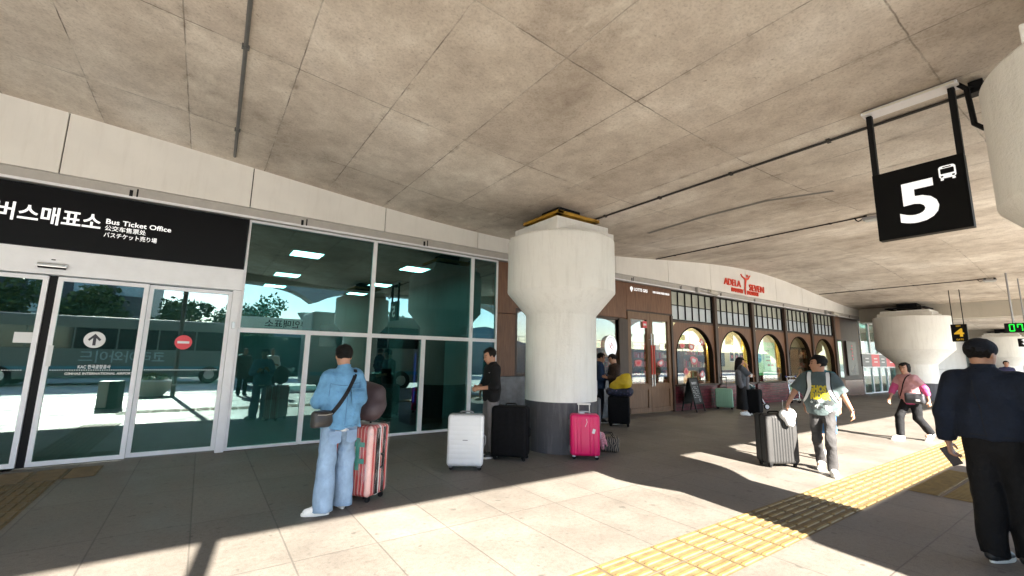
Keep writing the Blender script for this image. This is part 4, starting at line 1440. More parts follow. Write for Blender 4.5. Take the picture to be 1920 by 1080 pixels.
# ------------------------------------------------------------------ hanging signs
FX = Matrix(((0, 0, -1), (-1, 0, 0), (0, 1, 0))).to_4x4()         # drawing plane facing -X: x -> -Y, y -> Z
s5 = thing('platform_sign', 'black hanging sign with a large white 5 and a small bus symbol', 'sign', (5.75, 1.12, 2.82))
MB().box(5.70, 5.80, .775, 1.475, 2.82, 3.54).build('board', mat('sign black', (.004, .004, .0045), .5, var=0, spec=.1), s5, bevel=.006, world=True)
MB().box(5.72, 5.78, .775, .825, 3.541, 4.23).build('post', BLKM, s5, bevel=.006, world=True)
MB().box(5.72, 5.78, 1.425, 1.475, 3.541, 4.23).build('post', BLKM, s5, bevel=.006, world=True)
MB().box(5.66, 5.84, .74, 1.50, 4.232, 4.262).box(5.70, 5.80, .75, 1.49, 4.263, 4.285).build('mounting_bar', ALU, s5, bevel=.004, world=True)
MB().box(5.655, 5.659, .76, 1.48, 4.238, 4.256).build('bar_trim', mat('warm trim', (.7, .66, .55), .5, var=0), s5, world=True)
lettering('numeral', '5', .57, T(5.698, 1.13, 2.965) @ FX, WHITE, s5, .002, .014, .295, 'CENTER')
bm_ = MB()
Mb = T(5.698, .9, 3.33) @ FX
def rr(x0, x1, y0, y1, r, n=5):
    P_ = []
    for cx, cy, a0 in ((x1-r, y1-r, 0), (x0+r, y1-r, 90), (x0+r, y0+r, 180), (x1-r, y0+r, 270)):
        for i in range(n+1):
            a = R_(a0+90*i/n)
            P_.append((cx+r*math.cos(a), cy+r*math.sin(a)))
    return P_
bm_.prism(rr(-.06, .06, .0, .125, .025), 0, .002, 0, Mb)
bm_.prism(rr(-.048, .048, .045, .098, .008), .0022, .003, 1, Mb).prism(rr(-.03, .03, .105, .115, .004), .0022, .003, 1, Mb)
bm_.prism(rr(-.05, -.03, .012, .028, .006), .0022, .003, 1, Mb).prism(rr(.03, .05, .012, .028, .006), .0022, .003, 1, Mb)
bm_.prism(rr(-.052, -.03, -.018, -.001, .004), 0, .002, 0, Mb).prism(rr(.03, .052, -.018, -.001, .004), 0, .002, 0, Mb)
bm_.build('bus_symbol', [WHITE, BLACK], s5, world=True)
MB().tube([(5.76, .76, 4.26), (5.76, .70, 4.18), (5.75, .69, 4.0), (5.74, .68, 3.8), (5.72, .62, 3.72), (5.7, .55, 3.72), (5.66, .5, 3.8)], .022, 8).tube([(5.78, .72, 4.2), (6.0, .6, 4.22), (6.12, .5, 4.24)], .018, 6).box(5.86, 5.98, .6, .7, 4.16, 4.28).build('power_cable', BLKM, s5, smooth=40, world=True)
YS = mat('sign yellow', (.6, .36, .02), .5, var=0, emit=(1, .6, .02), es=.03)
s4 = thing('gate_sign', 'small black hanging sign with a yellow 4 beside the distant column', 'sign', (24.05, 4.1, 2.48))
MB().box(24.0, 24.1, 3.87, 4.32, 2.46, 3.13).build('board', BLACK, s4, bevel=.006, world=True)
MB().tube([(24.05, 3.95, 3.13), (24.05, 3.95, zs(24))], .014, 6).tube([(24.05, 4.25, 3.13), (24.05, 4.25, zs(24))], .014, 6).build('rod', BLKM, s4, world=True)
lettering('numeral', '4', .42, T(23.998, 4.10, 2.66) @ FX, YS, s4, .002, .012, .28, 'CENTER')
lettering('small_text', 'EXIT', .09, T(23.998, 4.10, 3.03) @ FX, YS, s4, .002, .0, .13, 'CENTER')
lettering('small_text', 'GATE', .09, T(23.998, 4.10, 2.51) @ FX, YS, s4, .002, .0, .2, 'CENTER')
GL = emis('clock green', (.02, 1, .06), .22)
ck = thing('led_clock', 'black LED clock with bright green digits hanging at the right edge', 'clock', (22.05, 2.1, 2.7))
MB().box(22, 22.1, 1.55, 2.66, 2.66, 2.97).build('casing', BLKM, ck, bevel=.008, world=True)
MB().tube([(22.05, 2.45, 2.97), (22.05, 2.45, zs(22))], .025, 8).tube([(22.05, 1.75, 2.97), (22.05, 1.75, zs(22))], .025, 8).build('rod', ALUD, ck, world=True)
seg = MB()
SEG = {'0': 'abcdef', '7': 'abcf', '4': 'bcfg', '5': 'acdfg'}
def digit(ch, x):
    h_, w_ = .1, .1
    for s_ in SEG[ch]:
        a = {'a': (x, x+w_, .2, .225), 'd': (x, x+w_, -.012, .012), 'g': (x, x+w_, .095, .117), 'b': (x+w_-.012, x+w_+.012, .11, .215), 'c': (x+w_-.012, x+w_+.012, 0, .1), 'f': (x-.012, x+.012, .11, .215), 'e': (x-.012, x+.012, 0, .1)}[s_]
        seg.prism([(a[0], a[2]), (a[1], a[2]), (a[1], a[3]), (a[0], a[3])], 0, .003, 0, T(21.998, 2.6, 2.71) @ FX)
for ch, x in (('0', .06), ('7', .24), ('4', .52), ('5', .7)):
    digit(ch, x)
seg.prism([(.41, .06), (.435, .06), (.435, .085), (.41, .085)], 0, .003, 0, T(21.998, 2.6, 2.71) @ FX).prism([(.41, .14), (.435, .14), (.435, .165), (.41, .165)], 0, .003, 0, T(21.998, 2.6, 2.71) @ FX)
seg.build('digits', GL, ck, world=True)
ds = thing('direction_sign', 'black overhead sign with white up arrows at the right edge below the clock', 'sign', (23.05, 2.0, 2.2))
MB().box(23, 23.1, .4, 2.52, 2.22, 2.5).build('board', BLACK, ds, bevel=.006, world=True)
mb = MB()
for z in (2.28, 2.395):
    for y in (2.38,):
        mb.prism([(0, .085), (.06, .04), (.02, .04), (.02, 0), (-.02, 0), (-.02, .04), (-.06, .04)], 0, .003, 0, T(22.998, y, z) @ FX)
        mb.box(22.994, 22.998, 1.2, 2.2, z+.02, z+.06)
mb.build('arrow', WHITE, ds, world=True)
MB().tube([(23.05, 2.3, 2.5), (23.05, 2.3, zs(23))], .02, 6).tube([(23.05, .7, 2.5), (23.05, .7, zs(23))], .02, 6).build('rod', ALUD, ds, world=True)

# ------------------------------------------------------------------ luggage
RUB = mat('black rubber', (.006, .006, .0065), .7, var=.1, spec=.2)
GRYP = mat('grey plastic', (.16, .16, .17), .45, var=.05)
def outline(w, d, r, rib, mats2=False):
    pts, nrm = [], []
    def seg_(p, q, n):
        for i in range(n):
            t = i/n
            pts.append((p[0]+(q[0]-p[0])*t, p[1]+(q[1]-p[1])*t))
    N = []
    a, b = w/2, d/2
    corners = [(a-r, -b+r, 270), (a-r, b-r, 0), (-a+r, b-r, 90), (-a+r, -b+r, 180)]
    sides = [int(max(8, 4*(w-2*r)/rib[0])) if rib else 6, 10]
    for k, (cx, cy, a0) in enumerate(corners):
        # side leading to this corner
        n = sides[0] if k in (0, 2) else (int(max(8, 4*(d-2*r)/rib[0])) if rib and len(rib) > 2 and rib[2] else 8)
        px, py, pa = corners[k-1]
        ang = R_(a0)
        st = (px+r*math.cos(ang), py+r*math.sin(ang))
        en = (cx+r*math.cos(ang), cy+r*math.sin(ang))
        on = (k in (0, 2)) or (rib and len(rib) > 2 and rib[2])
        for i in range(n):
            t = i/n
            x, y = st[0]+(en[0]-st[0])*t, st[1]+(en[1]-st[1])*t
            L = (w-2*r) if k in (0, 2) else (d-2*r)
            off = 0
            if rib and on:
                u = t*L-L/2
                off = -rib[1]*(abs(math.sin(math.pi*(u/rib[0]+.5)))**.7 < rib[4] if len(rib) > 4 else abs(math.sin(math.pi*(u/rib[0]+.5)))**.7 < .55)
                if len(rib) > 3 and abs(u) < rib[3]:
                    off = 0
            N.append((x, y, math.cos(ang), math.sin(ang), off))
        for i in range(7):
            an = R_(a0+90*i/7)
            N.append((cx+r*math.cos(an), cy+r*math.sin(an), math.cos(an), math.sin(an), 0))
    return N
def suitcase(label, loc, rz, w, d, h, m, rib=None, hrib=None, tele=0, wheel_m=RUB, seam_m=None, hm=None, name='suitcase', groove=None, group=None, r=.045, lock=False):
    t = thing(name, label, 'suitcase', loc, rz, group)
    N = outline(w, d, r, rib)
    base = .055
    rz_ = .05
    Z = [(base+rz_*(1-math.cos(a)), rz_*(1-math.sin(a))) for a in [math.pi/2*i/6 for i in range(7)]]
    mid = []
    if hrib:
        z = base+rz_
        k = 0
        while z < h-rz_-hrib[0]:
            mid += [(z, 0), (z+hrib[0]*.78, 0), (z+hrib[0]*.82, hrib[1]), (z+hrib[0]*.96, hrib[1])]
            z += hrib[0]
    Z = Z[:-1]+[(base+rz_, 0)]+mid+[(h-base*0-rz_, 0)]+[(h-z+base, i) for z, i in Z[:-1]][::-1]
    Z = [Z[0]]+[Z[i] for i in range(1, len(Z)) if Z[i][0] > Z[i-1][0]-1e-6]
    vs, fs, ms = [], [], []
    n = len(N)
    for z, ins in Z:
        fade = 1 if ins < .012 else max(0, 1-ins/.04)
        for x, y, nx, ny, off in N:
            k = -ins+off*fade
            vs.append((x+nx*k, y+ny*k, z))
    for i in range(len(Z)-1):
        for j in range(n):
            q = (j+1) % n
            fs.append((i*n+j, i*n+q, (i+1)*n+q, (i+1)*n+j))
            ms.append(1 if groove and (N[j][4] < 0 or N[q][4] < 0) else 0)
    fs += [tuple(range(n-1, -1, -1)), tuple((len(Z)-1)*n+j for j in range(n))]
    ms += [0, 0]
    mb = MB()
    mb.v, mb.f, mb.m = vs, fs, ms
    mb.build('shell', [m, groove or m], t, smooth=32)
    # clamshell seam
    P_ = rr(-w/2-.002, w/2+.002, base-.002, h+.002, r*.95)
    sm = MB()
    k = len(P_)
    vv, ff = [], []
    for x, z in P_:
        vv += [(x, -.009, z), (x, .009, z)]
    for i in range(k):
        j = (i+1) % k
        ff.append((i*2, j*2, j*2+1, i*2+1))
    for x, z in P_:
        cx, cz = x*.96, (z-h/2)*.97+h/2
        vv += [(cx, -.009, cz), (cx, .009, cz)]
    for i in range(k):
        j = (i+1) % k
        ff += [(i*2, 2*k+i*2, 2*k+j*2, j*2), (i*2+1, j*2+1, 2*k+j*2+1, 2*k+i*2+1)]
    sm.add(vv, ff)
    sm.build('seam', seam_m or GRYP, t)
    for sx in (-1, 1):
        for sy in (-1, 1):
            x, y = sx*(w/2-.055), sy*(d/2-.05)
            wb = MB().box(x-.026, x+.026, y-.03, y+.03, .04, base+.012)
            wb.build('wheel_housing', wheel_m, t, bevel=.008)
            MB().lathe([(.008, -.016), (.026, -.016), (.028, -.01), (.028, .01), (.026, .016), (.008, .016)], 18, M=T(x+.006, y+.012, .028) @ RZ(25) @ RX(90)).build('wheel', RUB, t, smooth=40)
    hm = hm or wheel_m
    MB().tube([(-.09, d*.1, h-.005), (-.085, d*.1, h+.022), (-.06, d*.1, h+.03), (.06, d*.1, h+.03), (.085, d*.1, h+.022), (.09, d*.1, h-.005)], (.012), 8).build('carry_handle', hm, t, smooth=50)
    MB().tube([(w/2-.004, 0.03, h*.42), (w/2+.022, .03, h*.45), (w/2+.022, .03, h*.58), (w/2-.004, .03, h*.61)], .01, 8).build('side_handle', hm, t, smooth=50)
    if tele:
        tb = MB()
        for sx in (-1, 1):
            tb.tube([(sx*.085, d/2-.05, h-.02), (sx*.085, d/2-.05, h+tele)], .0085, 8)
        tb.box(-.105, .105, d/2-.068, d/2-.032, h+tele, h+tele+.028)
        tb.build('telescopic_handle', STEEL if tele < .3 else hm, t, bevel=.005)
    if lock:
        mb = MB()
        for z in (h*.22, h*.8):
            mb.box(-w/2-.018, -w/2+.004, -.025, .025, z-.04, z+.04)
        mb.build('latch', GRYP, t, bevel=.006)
    return t

RED = mat('wrapped red shell', (.36, .028, .028), .4, var=.08)
CREST = mat('pale red crest', (.56, .33, .30), .4, var=.05)
c = suitcase('red and white striped suitcase wrapped in film with a green tape cross', (1.56, 5.16, 0), -56, .52, .32, .79, CREST, (.042, .006, True, -1, .78), wheel_m=RUB, groove=RED, seam_m=WHITEP, r=.04)
GRN = mat('green tape', (.03, .24, .19), .5, var=.06)
mb = MB()
mb.box(.07, .12, -.1685, -.163, .33, .66).box(.0, .19, -.1695, -.1687, .57, .62).box(.02, .19, -.1695, -.1687, .40, .45)
mb.build('green_tape', GRN, c)
MB().box(-.02, .068, -.1685, -.1635, .44, .6).build('paper_label', WHITEP, c)
MB().box(.255, .2685, -.06, -.015, .08, .76).box(.255, .2685, .05, .085, .08, .76).build('black_strap', RUB, c)
def film_mat():
    m, nt, out = _new('plastic film')
    t_ = _n(nt, 'ShaderNodeBsdfTransparent')
    g = _n(nt, 'ShaderNodeBsdfPrincipled', ins={'Base Color': (.85, .8, .8, 1), 'Roughness': .15})
    b = _n(nt, 'ShaderNodeBump', ins={'Strength': .9, 'Distance': .02})
    f = noise(nt, 16, 5, .7, (1, 1, .5))
    nt.links.new(f, b.inputs['Height'])
    nt.links.new(b.outputs[0], g.inputs['Normal'])
    mx = _n(nt, 'ShaderNodeMixShader')
    nt.links.new(ramp(nt, f, [(.48, (.03, .03, .03)), (.72, (.32, .32, .32))]), mx.inputs[0])
    nt.links.new(t_.outputs[0], mx.inputs[1])
    nt.links.new(g.outputs[0], mx.inputs[2])
    nt.links.new(mx.outputs[0], out.inputs[0])
    return m
N_ = outline(.545, .345, .045, None)
fm = MB()
n_ = len(N_)
vs = []
for z in np.linspace(.09, .8, 9):
    for x, y, nx, ny, _ in N_:
        vs.append((x+nx*.002*math.sin(z*40+x*30), y, z))
fm.add(vs, [(i*n_+j, i*n_+(j+1) % n_, (i+1)*n_+(j+1) % n_, (i+1)*n_+j) for i in range(8) for j in range(n_)])
fm.build('plastic_film', film_mat(), c, smooth=True)

WS = mat('white shell', (.60, .61, .62), .3, var=.03, spec=.5)
c = suitcase('white hard shell suitcase standing alone in front of the man in black', (3.17, 5.64, 0), -34, .50, .25, .745, WS, None, (.062, .0005), seam_m=GRYP, wheel_m=GRYP, r=.04)
MB().box(-.035, .035, -.1285, -.1255, .4, .412).build('badge', GRYP, c)
PINK = mat('hot pink shell', (.62, .008, .11), .32, var=.04, spec=.5)
c = suitcase('hot pink hard shell suitcase leaning its back on the middle column', (5.10, 5.26, 0), -40, .46, .27, .68, PINK, (.052, .007, False, .05), tele=.13, wheel_m=mat('light grey plastic', (.36, .37, .4), .4, var=0), seam_m=PINK, r=.05, lock=True)
MB().box(-.03, .012, -.146, -.14, .42, .49, 0, RY(18)).tube([(.02, -.143, .62), (.03, -.146, .57), (.0, -.144, .5)], .004, 6).build('luggage_tag', WHITEP, c)
MB().box(-.08, -.0, -.02, .02, .683, .70).build('name_label', mat('label blue white', (.6, .65, .75), .5, var=0), c)
CHAR = mat('graphite shell', (.034, .033, .033), .55, var=.08, spec=.22)
gc = suitcase('large grooved graphite suitcase pushed by the man in the yellow lettered tee', (7.32, 3.40, 0), -30, .50, .31, .765, CHAR, (.042, .007, True, -1, .42), seam_m=RUB, r=.035, wheel_m=RUB, groove=mat('graphite groove', (.018, .018, .018), .5, var=0))
BLKS = mat('black fabric case', (.005, .005, .006), .8, var=.3, vs=20, spec=.12)
suitcase('tall black suitcase under the floral bag beside the bakery door', (8.22, 7.32, 0), -50, .50, .30, .68, BLKS, (.1, .003, False), r=.05, seam_m=BLKS)
suitcase('dark grey suitcase half hidden behind the right side of the middle column', (7.45, 7.5, 0), -48, .48, .28, .66, mat('slate shell', (.12, .12, .135), .45, var=.05), (.06, .005, False), r=.05, wheel_m=RUB)
suitcase('black suitcase standing by the grey painted foot of the middle column', (4.06, 5.82, 0), -48, .56, .32, .80, BLKS, (.12, .004, False), r=.05, seam_m=BLKS)
MINT = mat('mint shell', (.20, .37, .26), .4, var=.04)
suitcase('mint green ribbed suitcase behind the woman in the black cap', (14.25, 8.16, 0), -62, .52, .30, .66, MINT, (.06, .008, False), tele=.34, hm=BLKM, wheel_m=RUB, r=.04, lock=False)
suitcase('tall black suitcase right beside the woman in the black cap', (13.62, 6.86, 0), -75, .34, .48, .74, BLKS, (.1, .004, False), tele=.0, r=.045, seam_m=BLKS)

def soft(name, label, cat, loc, rz, fn, lo, hi, m, h=.01, parent=None, group=None):
    f = Field(lo, hi, h)
    fn(f)
    o = field_obj(name, f, m if isinstance(m, list) else [m], parent)
    o.location = loc
    o.rotation_euler = (0, 0, R_(rz))
    if label:
        meta(o, label, cat, group)
    return o
# backpack slumped on the red case
BRN = mat('plum brown nylon', (.042, .026, .03), .6, var=.12, vs=14, bump=.15, bs=60)
def fn(f):
    f.ell((0, 0, .17), (.22, .15, .17), .0).ell((-.06, .0, .25), (.15, .14, .14), .08).ell((.08, -.07, .12), (.15, .11, .12), .06).cone((-.12, 0, .36), (.1, .02, .3), .07, .09, .06)
    f.keep(lambda X, Y, Z: -Z+0*X+0*Y).wrinkle(.011, 26, 4)
b = soft('backpack', 'plump dark plum backpack lying on top of the striped red suitcase', 'bag', (1.62, 5.14, .822), -65, fn, (-.3, -.25, -.03), (.3, .25, .5), BRN, .011)
MB().tube([(-.1, -.15, .04), (-.13, -.13, .2), (-.12, -.04, .36), (-.1, .05, .4)], (.006), 6).tube([(-.2, -.02, .02), (.0, -.17, .05), (.2, -.08, .06)], .005, 6).build('zip', BLKM, b, smooth=40)
# yellow bag and floral bag on the black case
def fn(f):
    f.cone((-.13, 0, .06), (.1, 0, .17), .11, .18, .05, flat=((0, 1, 0), .7)).cone((.1, 0, .17), (.2, 0, .33), .16, .03, .06, flat=((0, 1, 0), .7))
    f.wrinkle(.016, 30, 6)
yb = soft('yellow_bag', 'bright yellow bag on top of the floral bag beside the bakery door', 'bag', (8.2, 7.25, .86), -46, fn, (-.4, -.3, -.1), (.45, .3, .5), mat('yellow cloth', (.5, .35, .008), .55, var=.1, vs=10, bump=.3, bs=30), .012)
def floral():
    m, nt, out = _new('floral print')
    v = _n(nt, 'ShaderNodeTexVoronoi', ins={'Scale': 16})
    tc = _n(nt, 'ShaderNodeTexCoord', name='TC')
    nt.links.new(tc.outputs['Object'], v.inputs['Vector'])
    c = ramp(nt, v.outputs['Distance'], [(.0, (.5, .45, .5)), (.13, (.12, .05, .1)), (.22, (.02, .03, .08)), (.6, (.008, .01, .025))])
    p = _n(nt, 'ShaderNodeBsdfPrincipled', ins={'Roughness': .7})
    nt.links.new(c, p.inputs['Base Color'])
    nt.links.new(p.outputs[0], out.inputs[0])
    return m
def fn(f):
    f.cone((-.22, 0, .09), (.22, 0, .1), .1, .11, .04, flat=((0, 1, 0), 1.2)).wrinkle(.014, 26, 7)
soft('floral_bag', 'dark bag with a floral print lying across the tall black suitcase', 'bag', (8.2, 7.28, .70), -50, fn, (-.4, -.25, -.06), (.4, .25, .3), floral(), .012)
def fn(f):
    f.box((0, 0, .2), (.15, .1, .2), .06).ell((0, -.09, .16), (.11, .07, .13), .03).wrinkle(.008, 26, 9)
soft('grey_backpack', 'pale grey backpack on the dark suitcase behind the middle column', 'bag', (7.42, 7.44, .69), -50, fn, (-.25, -.25, -.05), (.25, .25, .5), mat('grey canvas', (.25, .27, .31), .7, var=.3, vs=18), .014)
def camo():
    m, nt, out = _new('zigzag print')
    w = _n(nt, 'ShaderNodeTexWave', ins={'Scale': 9, 'Distortion': 9, 'Detail': 2})
    tc = _n(nt, 'ShaderNodeTexCoord', name='TC')
    nt.links.new(tc.outputs['Object'], w.inputs['Vector'])
    c = ramp(nt, w.outputs['Fac'], [(.55, (.012, .012, .012)), (.7, (.2, .16, .12))])
    p = _n(nt, 'ShaderNodeBsdfPrincipled', ins={'Roughness': .6})
    nt.links.new(c, p.inputs['Base Color'])
    nt.links.new(p.outputs[0], out.inputs[0])
    return m
def fn(f):
    f.box((0, 0, .13), (.17, .1, .125), .05).wrinkle(.008, 22, 3)
b = soft('tote_bag', 'small black patterned tote on the floor right of the hot pink suitcase', 'bag', (5.82, 5.42, 0), -48, fn, (-.25, -.2, -.02), (.25, .2, .32), camo(), .009)
MB().tube([(-.09, -.08, .24), (-.08, -.1, .3), (.03, -.1, .31), (.08, -.08, .24)], .009, 6).tube([(-.09, .08, .24), (-.08, .1, .3), (.05, .1, .3), (.08, .08, .24)], .009, 6).build('strap_handle', BLKM, b, smooth=40)
def fn(f):
    f.cone((0, 0, .3), (.02, -.02, .1), .05, .03, .02).cone((.02, 0, .28), (.09, -.02, .14), .04, .02, .02).wrinkle(.009, 50, 2)
soft('pink_scarf', 'pink patterned scarf hanging between the hot pink suitcase and the tote', 'scarf', (5.58, 5.36, .0), -48, fn, (-.15, -.15, .02), (.2, .15, .4), mat('pink print', (.62, .25, .3), .8, var=.5, vs=45), .008)
# plastic bag on the graphite case
def fn(f):
    f.cone((-.05, 0, .0), (.05, 0, .0), .07, .075, .04).cone((0, 0, -.03), (.02, -.02, -.12), .085, .06, .05).wrinkle(.016, 40, 3)
pb = soft('plastic_bag', 'white plastic carrier bag hanging over the edge of the graphite suitcase', 'bag', (7.28, 3.2, .785), -30, fn, (-.25, -.2, -.25), (.25, .2, .2), mat('white polythene', (.6, .6, .6), .35, var=.04), .008)
MB().tube([(-.06, 0, .05), (-.05, .02, .14), (-.03, .04, .19)], (.018, .005), 6).tube([(.06, 0, .05), (.05, .02, .15), (.03, .04, .19)], (.02, .005), 6).build('bag_handle', mat('white polythene handle', (.6, .6, .6), .35, var=.04), pb, smooth=60)

# ------------------------------------------------------------------ chalkboard, trolley, pram
t = thing('chalkboard_sign', 'black folding chalkboard with white handwriting in front of the first arch', 'sign', (12.57, 8.2, 0), 8)
for s_, nm in ((-1, 'front_board'), (1, 'back_board')):
    Mx = T(0, 0, 1.02) @ RX(s_*13)
    f = MB()
    f.box(-.3, -.26, -.015, .015, -1.03, 0, 0, Mx).box(.26, .3, -.015, .015, -1.03, 0, 0, Mx).box(-.26, .26, -.015, .015, -.05, 0, 0, Mx).box(-.26, .26, -.015, .015, -.8, -.76, 0, Mx)
    f.box(-.26, .26, -.006, .006, -.76, -.05, 1, Mx)
    o = f.build(nm, [BLKM, mat('chalkboard', (.02, .024, .03), .6, var=.3)], t)
    if s_ < 0:
        CH = mat('chalk white', (.55, .56, .58), .9, var=.2, vs=40)
        me = text_mesh('BAKERY', .1, .001, .002, .34)
        me.transform(Mx @ T(-.17, -.009, -.2) @ FACE)
        link('chalk_text', me, CH, o)
        mb = MB()
        for k in range(7):
            for j in range(6):
                if (k*3+j*5) % 4:
                    mb.box(-.2+j*.068, -.2+j*.068+.045, -.0095, -.0065, -.29-k*.052, -.275-k*.052, 0, Mx)
        mb.build('chalk_lines', CH, o)
        MB().tube([(.1, -.009, -.73), (.06, -.009, -.68), (.12, -.009, -.64), (.17, -.009, -.68), (.12, -.009, -.73)], .005, 6, 0, Mx).build('chalk_drawing', CH, o)
CHR = mat('chrome tube', (.62, .63, .65), .22, .9, var=.04)
def trolley(label, loc, rz, group=None):
    t = thing('luggage_trolley', label, 'trolley', loc, rz, group)
    f = MB()
    for s_ in (-1, 1):
        f.tube([(s_*.29, -.02, .1), (s_*.29, -.0, .5), (s_*.29, .05, .94), (s_*.27, .09, .99)], .017, 8)
        f.tube([(s_*.29, -.02, .14), (s_*.22, -.5, .13), (s_*.12, -.85, .12)], .017, 8)
    f.tube([(-.27, .09, .99), (.27, .09, .99)], .018, 8).tube([(-.29, 0, .55), (.29, 0, .55)], .011, 8).tube([(-.29, .03, .8), (.29, .03, .8)], .011, 8).tube([(-.29, -.02, .15), (.29, -.02, .15)], .014, 8)
    f.tube([(-.12, -.85, .12), (.12, -.85, .12)], .016, 8)
    for k in range(5):
        f.tube([(-.2+.1*k, -.03, .14), (-.1+.05*k, -.84, .125)], .007, 6)
    f.tube([(-.29, .03, .8), (-.29, -.2, .78), (.29, -.2, .78), (.29, .03, .8)], .009, 6).tube([(-.27, -.2, .78), (-.27, .0, .62)], .007, 6).tube([(.27, -.2, .78), (.27, .0, .62)], .007, 6)
    f.build('frame', CHR, t, smooth=50)
    MB().box(-.27, .27, -.012, .0, .42, .76).build('advert_panel', mat('trolley advert', (.42, .45, .45), .5, var=.5, vs=5), t, bevel=.006)
    MB().box(-.25, -.02, -.0165, -.0125, .5, .7).box(.02, .25, -.0165, -.0125, .5, .7, 1).build('advert_print', [mat('advert photo', (.12, .2, .1), .6, var=.6, vs=9), WHITEP], t)
    mb = MB()
    for k in range(9):
        mb.box(-.24+k*.052, -.205+k*.052, -.004, .0, .79, .87, 0, T(0, .02, 0))
    mb.box(-.28, .28, .0165, .02, .775, .885, 1).build('header_text', [mat('header ink', (.1, .1, .12), .5, var=0), WHITEP], t)
    MB().ball((-.29, .08, 1.0), .035, 8).ball((.29, .08, 1.0), .035, 8).build('blue_grip', mat('blue plastic', (.02, .035, .25), .4, var=0), t, smooth=True)
    for x, y in ((-.26, -.02), (.26, -.02), (0, -.78)):
        MB().lathe([(.01, -.02), (.06, -.02), (.065, -.012), (.065, .012), (.06, .02), (.01, .02)], 18, M=T(x, y, .066) @ RY(90)).build('wheel', RUB, t, smooth=40)
    return t
tr = trolley('chrome luggage trolley with an advert panel parked before the fourth arch', (18.9, 8.0, 0), -8)
# pram folded beside the black case
t = thing('pushchair', 'white framed pushchair with a dark seat beside the black cap woman', 'pushchair', (15.2, 7.7, 0), 60)
f = MB()
for s_ in (-1, 1):
    f.tube([(s_*.2, -.3, .1), (s_*.2, -.12, .45), (s_*.2, .12, .75), (s_*.2, .3, .86), (s_*.19, .38, .84)], .016, 8)
    f.tube([(s_*.2, -.12, .5), (s_*.2, .05, .35), (s_*.2, .25, .1)], .015, 8)
f.tube([(-.19, .38, .84), (.19, .38, .84)], .017, 8).tube([(-.2, -.25, .16), (.2, -.25, .16)], .012, 8).tube([(-.2, .25, .1), (.2, .25, .1)], .012, 8)
f.build('frame', mat('white tube', (.75, .75, .76), .35, var=0), t, smooth=50)
def fn(f_):
    f_.box((0, -.02, .38), (.17, .16, .035), .03).cone((-.12, .16, .42), (-.12, .24, .76), .05, .05, .05).cone((.12, .16, .42), (.12, .24, .76), .05, .05, .05).cone((0, .18, .42), (0, .24, .76), .08, .07, .05).cone((-.13, .1, .72), (.13, .1, .72), .09, .09, .03).wrinkle(.006, 25, 2)
soft('seat', None, None, (0, 0, 0), 0, fn, (-.3, -.3, .2), (.3, .45, .95), mat('teal pram cloth', (.04, .09, .1), .7, var=.2), .014, parent=t)
for x, y in ((-.2, -.3), (.2, -.3), (-.2, .25), (.2, .25)):
    w = MB().lathe([(.02, -.02), (.085, -.022), (.1, -.015), (.1, .015), (.085, .022), (.02, .02)], 22, M=T(x+.03*np.sign(x), y, .1) @ RY(90)).build('wheel', RUB, t, smooth=40)
    MB().lathe([(.01, -.026), (.07, -.026), (.07, .026), (.01, .026)], 18, M=T(x+.03*np.sign(x), y, .1) @ RY(90)).build('hub', WHITEP, w, smooth=40)
MB().ball((.1, .42, .72), (.09, .05, .12), 8).build('pink_pouch', mat('pink pouch', (.7, .3, .42), .7, var=.1), t, smooth=True)
# far end: trolleys with cartons
trolley('far luggage trolley loaded with cartons beyond the man in navy', (23.0, 2.6, 0), 80, 'trolleys at the far end')
for i, (z, s_, lab) in enumerate(((.16, .3, 'large brown carton on the far luggage trolley'), (.62, .24, 'smaller carton stacked on the large brown carton'))):
    t = thing('carton', lab, 'box', (22.55, 2.62, z), 12)
    MB().box(-s_, s_, -s_*.9, s_*.9, 0, s_*1.5).build('box_body', mat('cardboard', (.42, .27, .15), .8, var=.08), t, bevel=.008)
    MB().box(-.03, .03, -s_*.9-.002, s_*.9+.002, .01, s_*1.5+.002).build('tape', mat('tape', (.5, .4, .25), .3, var=0), t)
# ------------------------------------------------------------------ people
def cloth(name, col, var=.1, vs=9, rough=.8, bump=.65, bs=12, **k):
    return mat(name, col, rough, var=var, vs=vs, bump=bump, bs=bs, spec=.25, bd=.03, **k)
DEN = cloth('washed denim', (.10, .235, .38), .18, 8)
JEAN = cloth('pale jeans', (.20, .29, .405), .18, 6)
BT = cloth('black cotton', (.005, .005, .006), .2)
GT = cloth('grey trousers', (.14, .13, .135), .1)
NAVY = cloth('navy jacket', (.006, .010, .021), .2)
BLKT = cloth('black trousers', (.004, .004, .005), .2)
TEE = cloth('teal grey tee', (.064, .086, .088), .1)
GJ = cloth('charcoal jeans', (.042, .040, .041), .18, 7)
PNK = cloth('pink quilted jacket', (.44, .23, .235), .12, 12)
MAG = cloth('magenta sleeve', (.40, .06, .16), .1)
BRNT = cloth('brown blouse', (.05, .032, .027), .15)
GRYT = cloth('grey top', (.06, .07, .085), .12)
SHW = cloth('grey shawl', (.1, .1, .112), .12)
WSH = mat('white trainers', (.72, .72, .70), .6, var=.1, vs=40)
BSH = mat('black shoes', (.012, .012, .014), .55, var=.1)

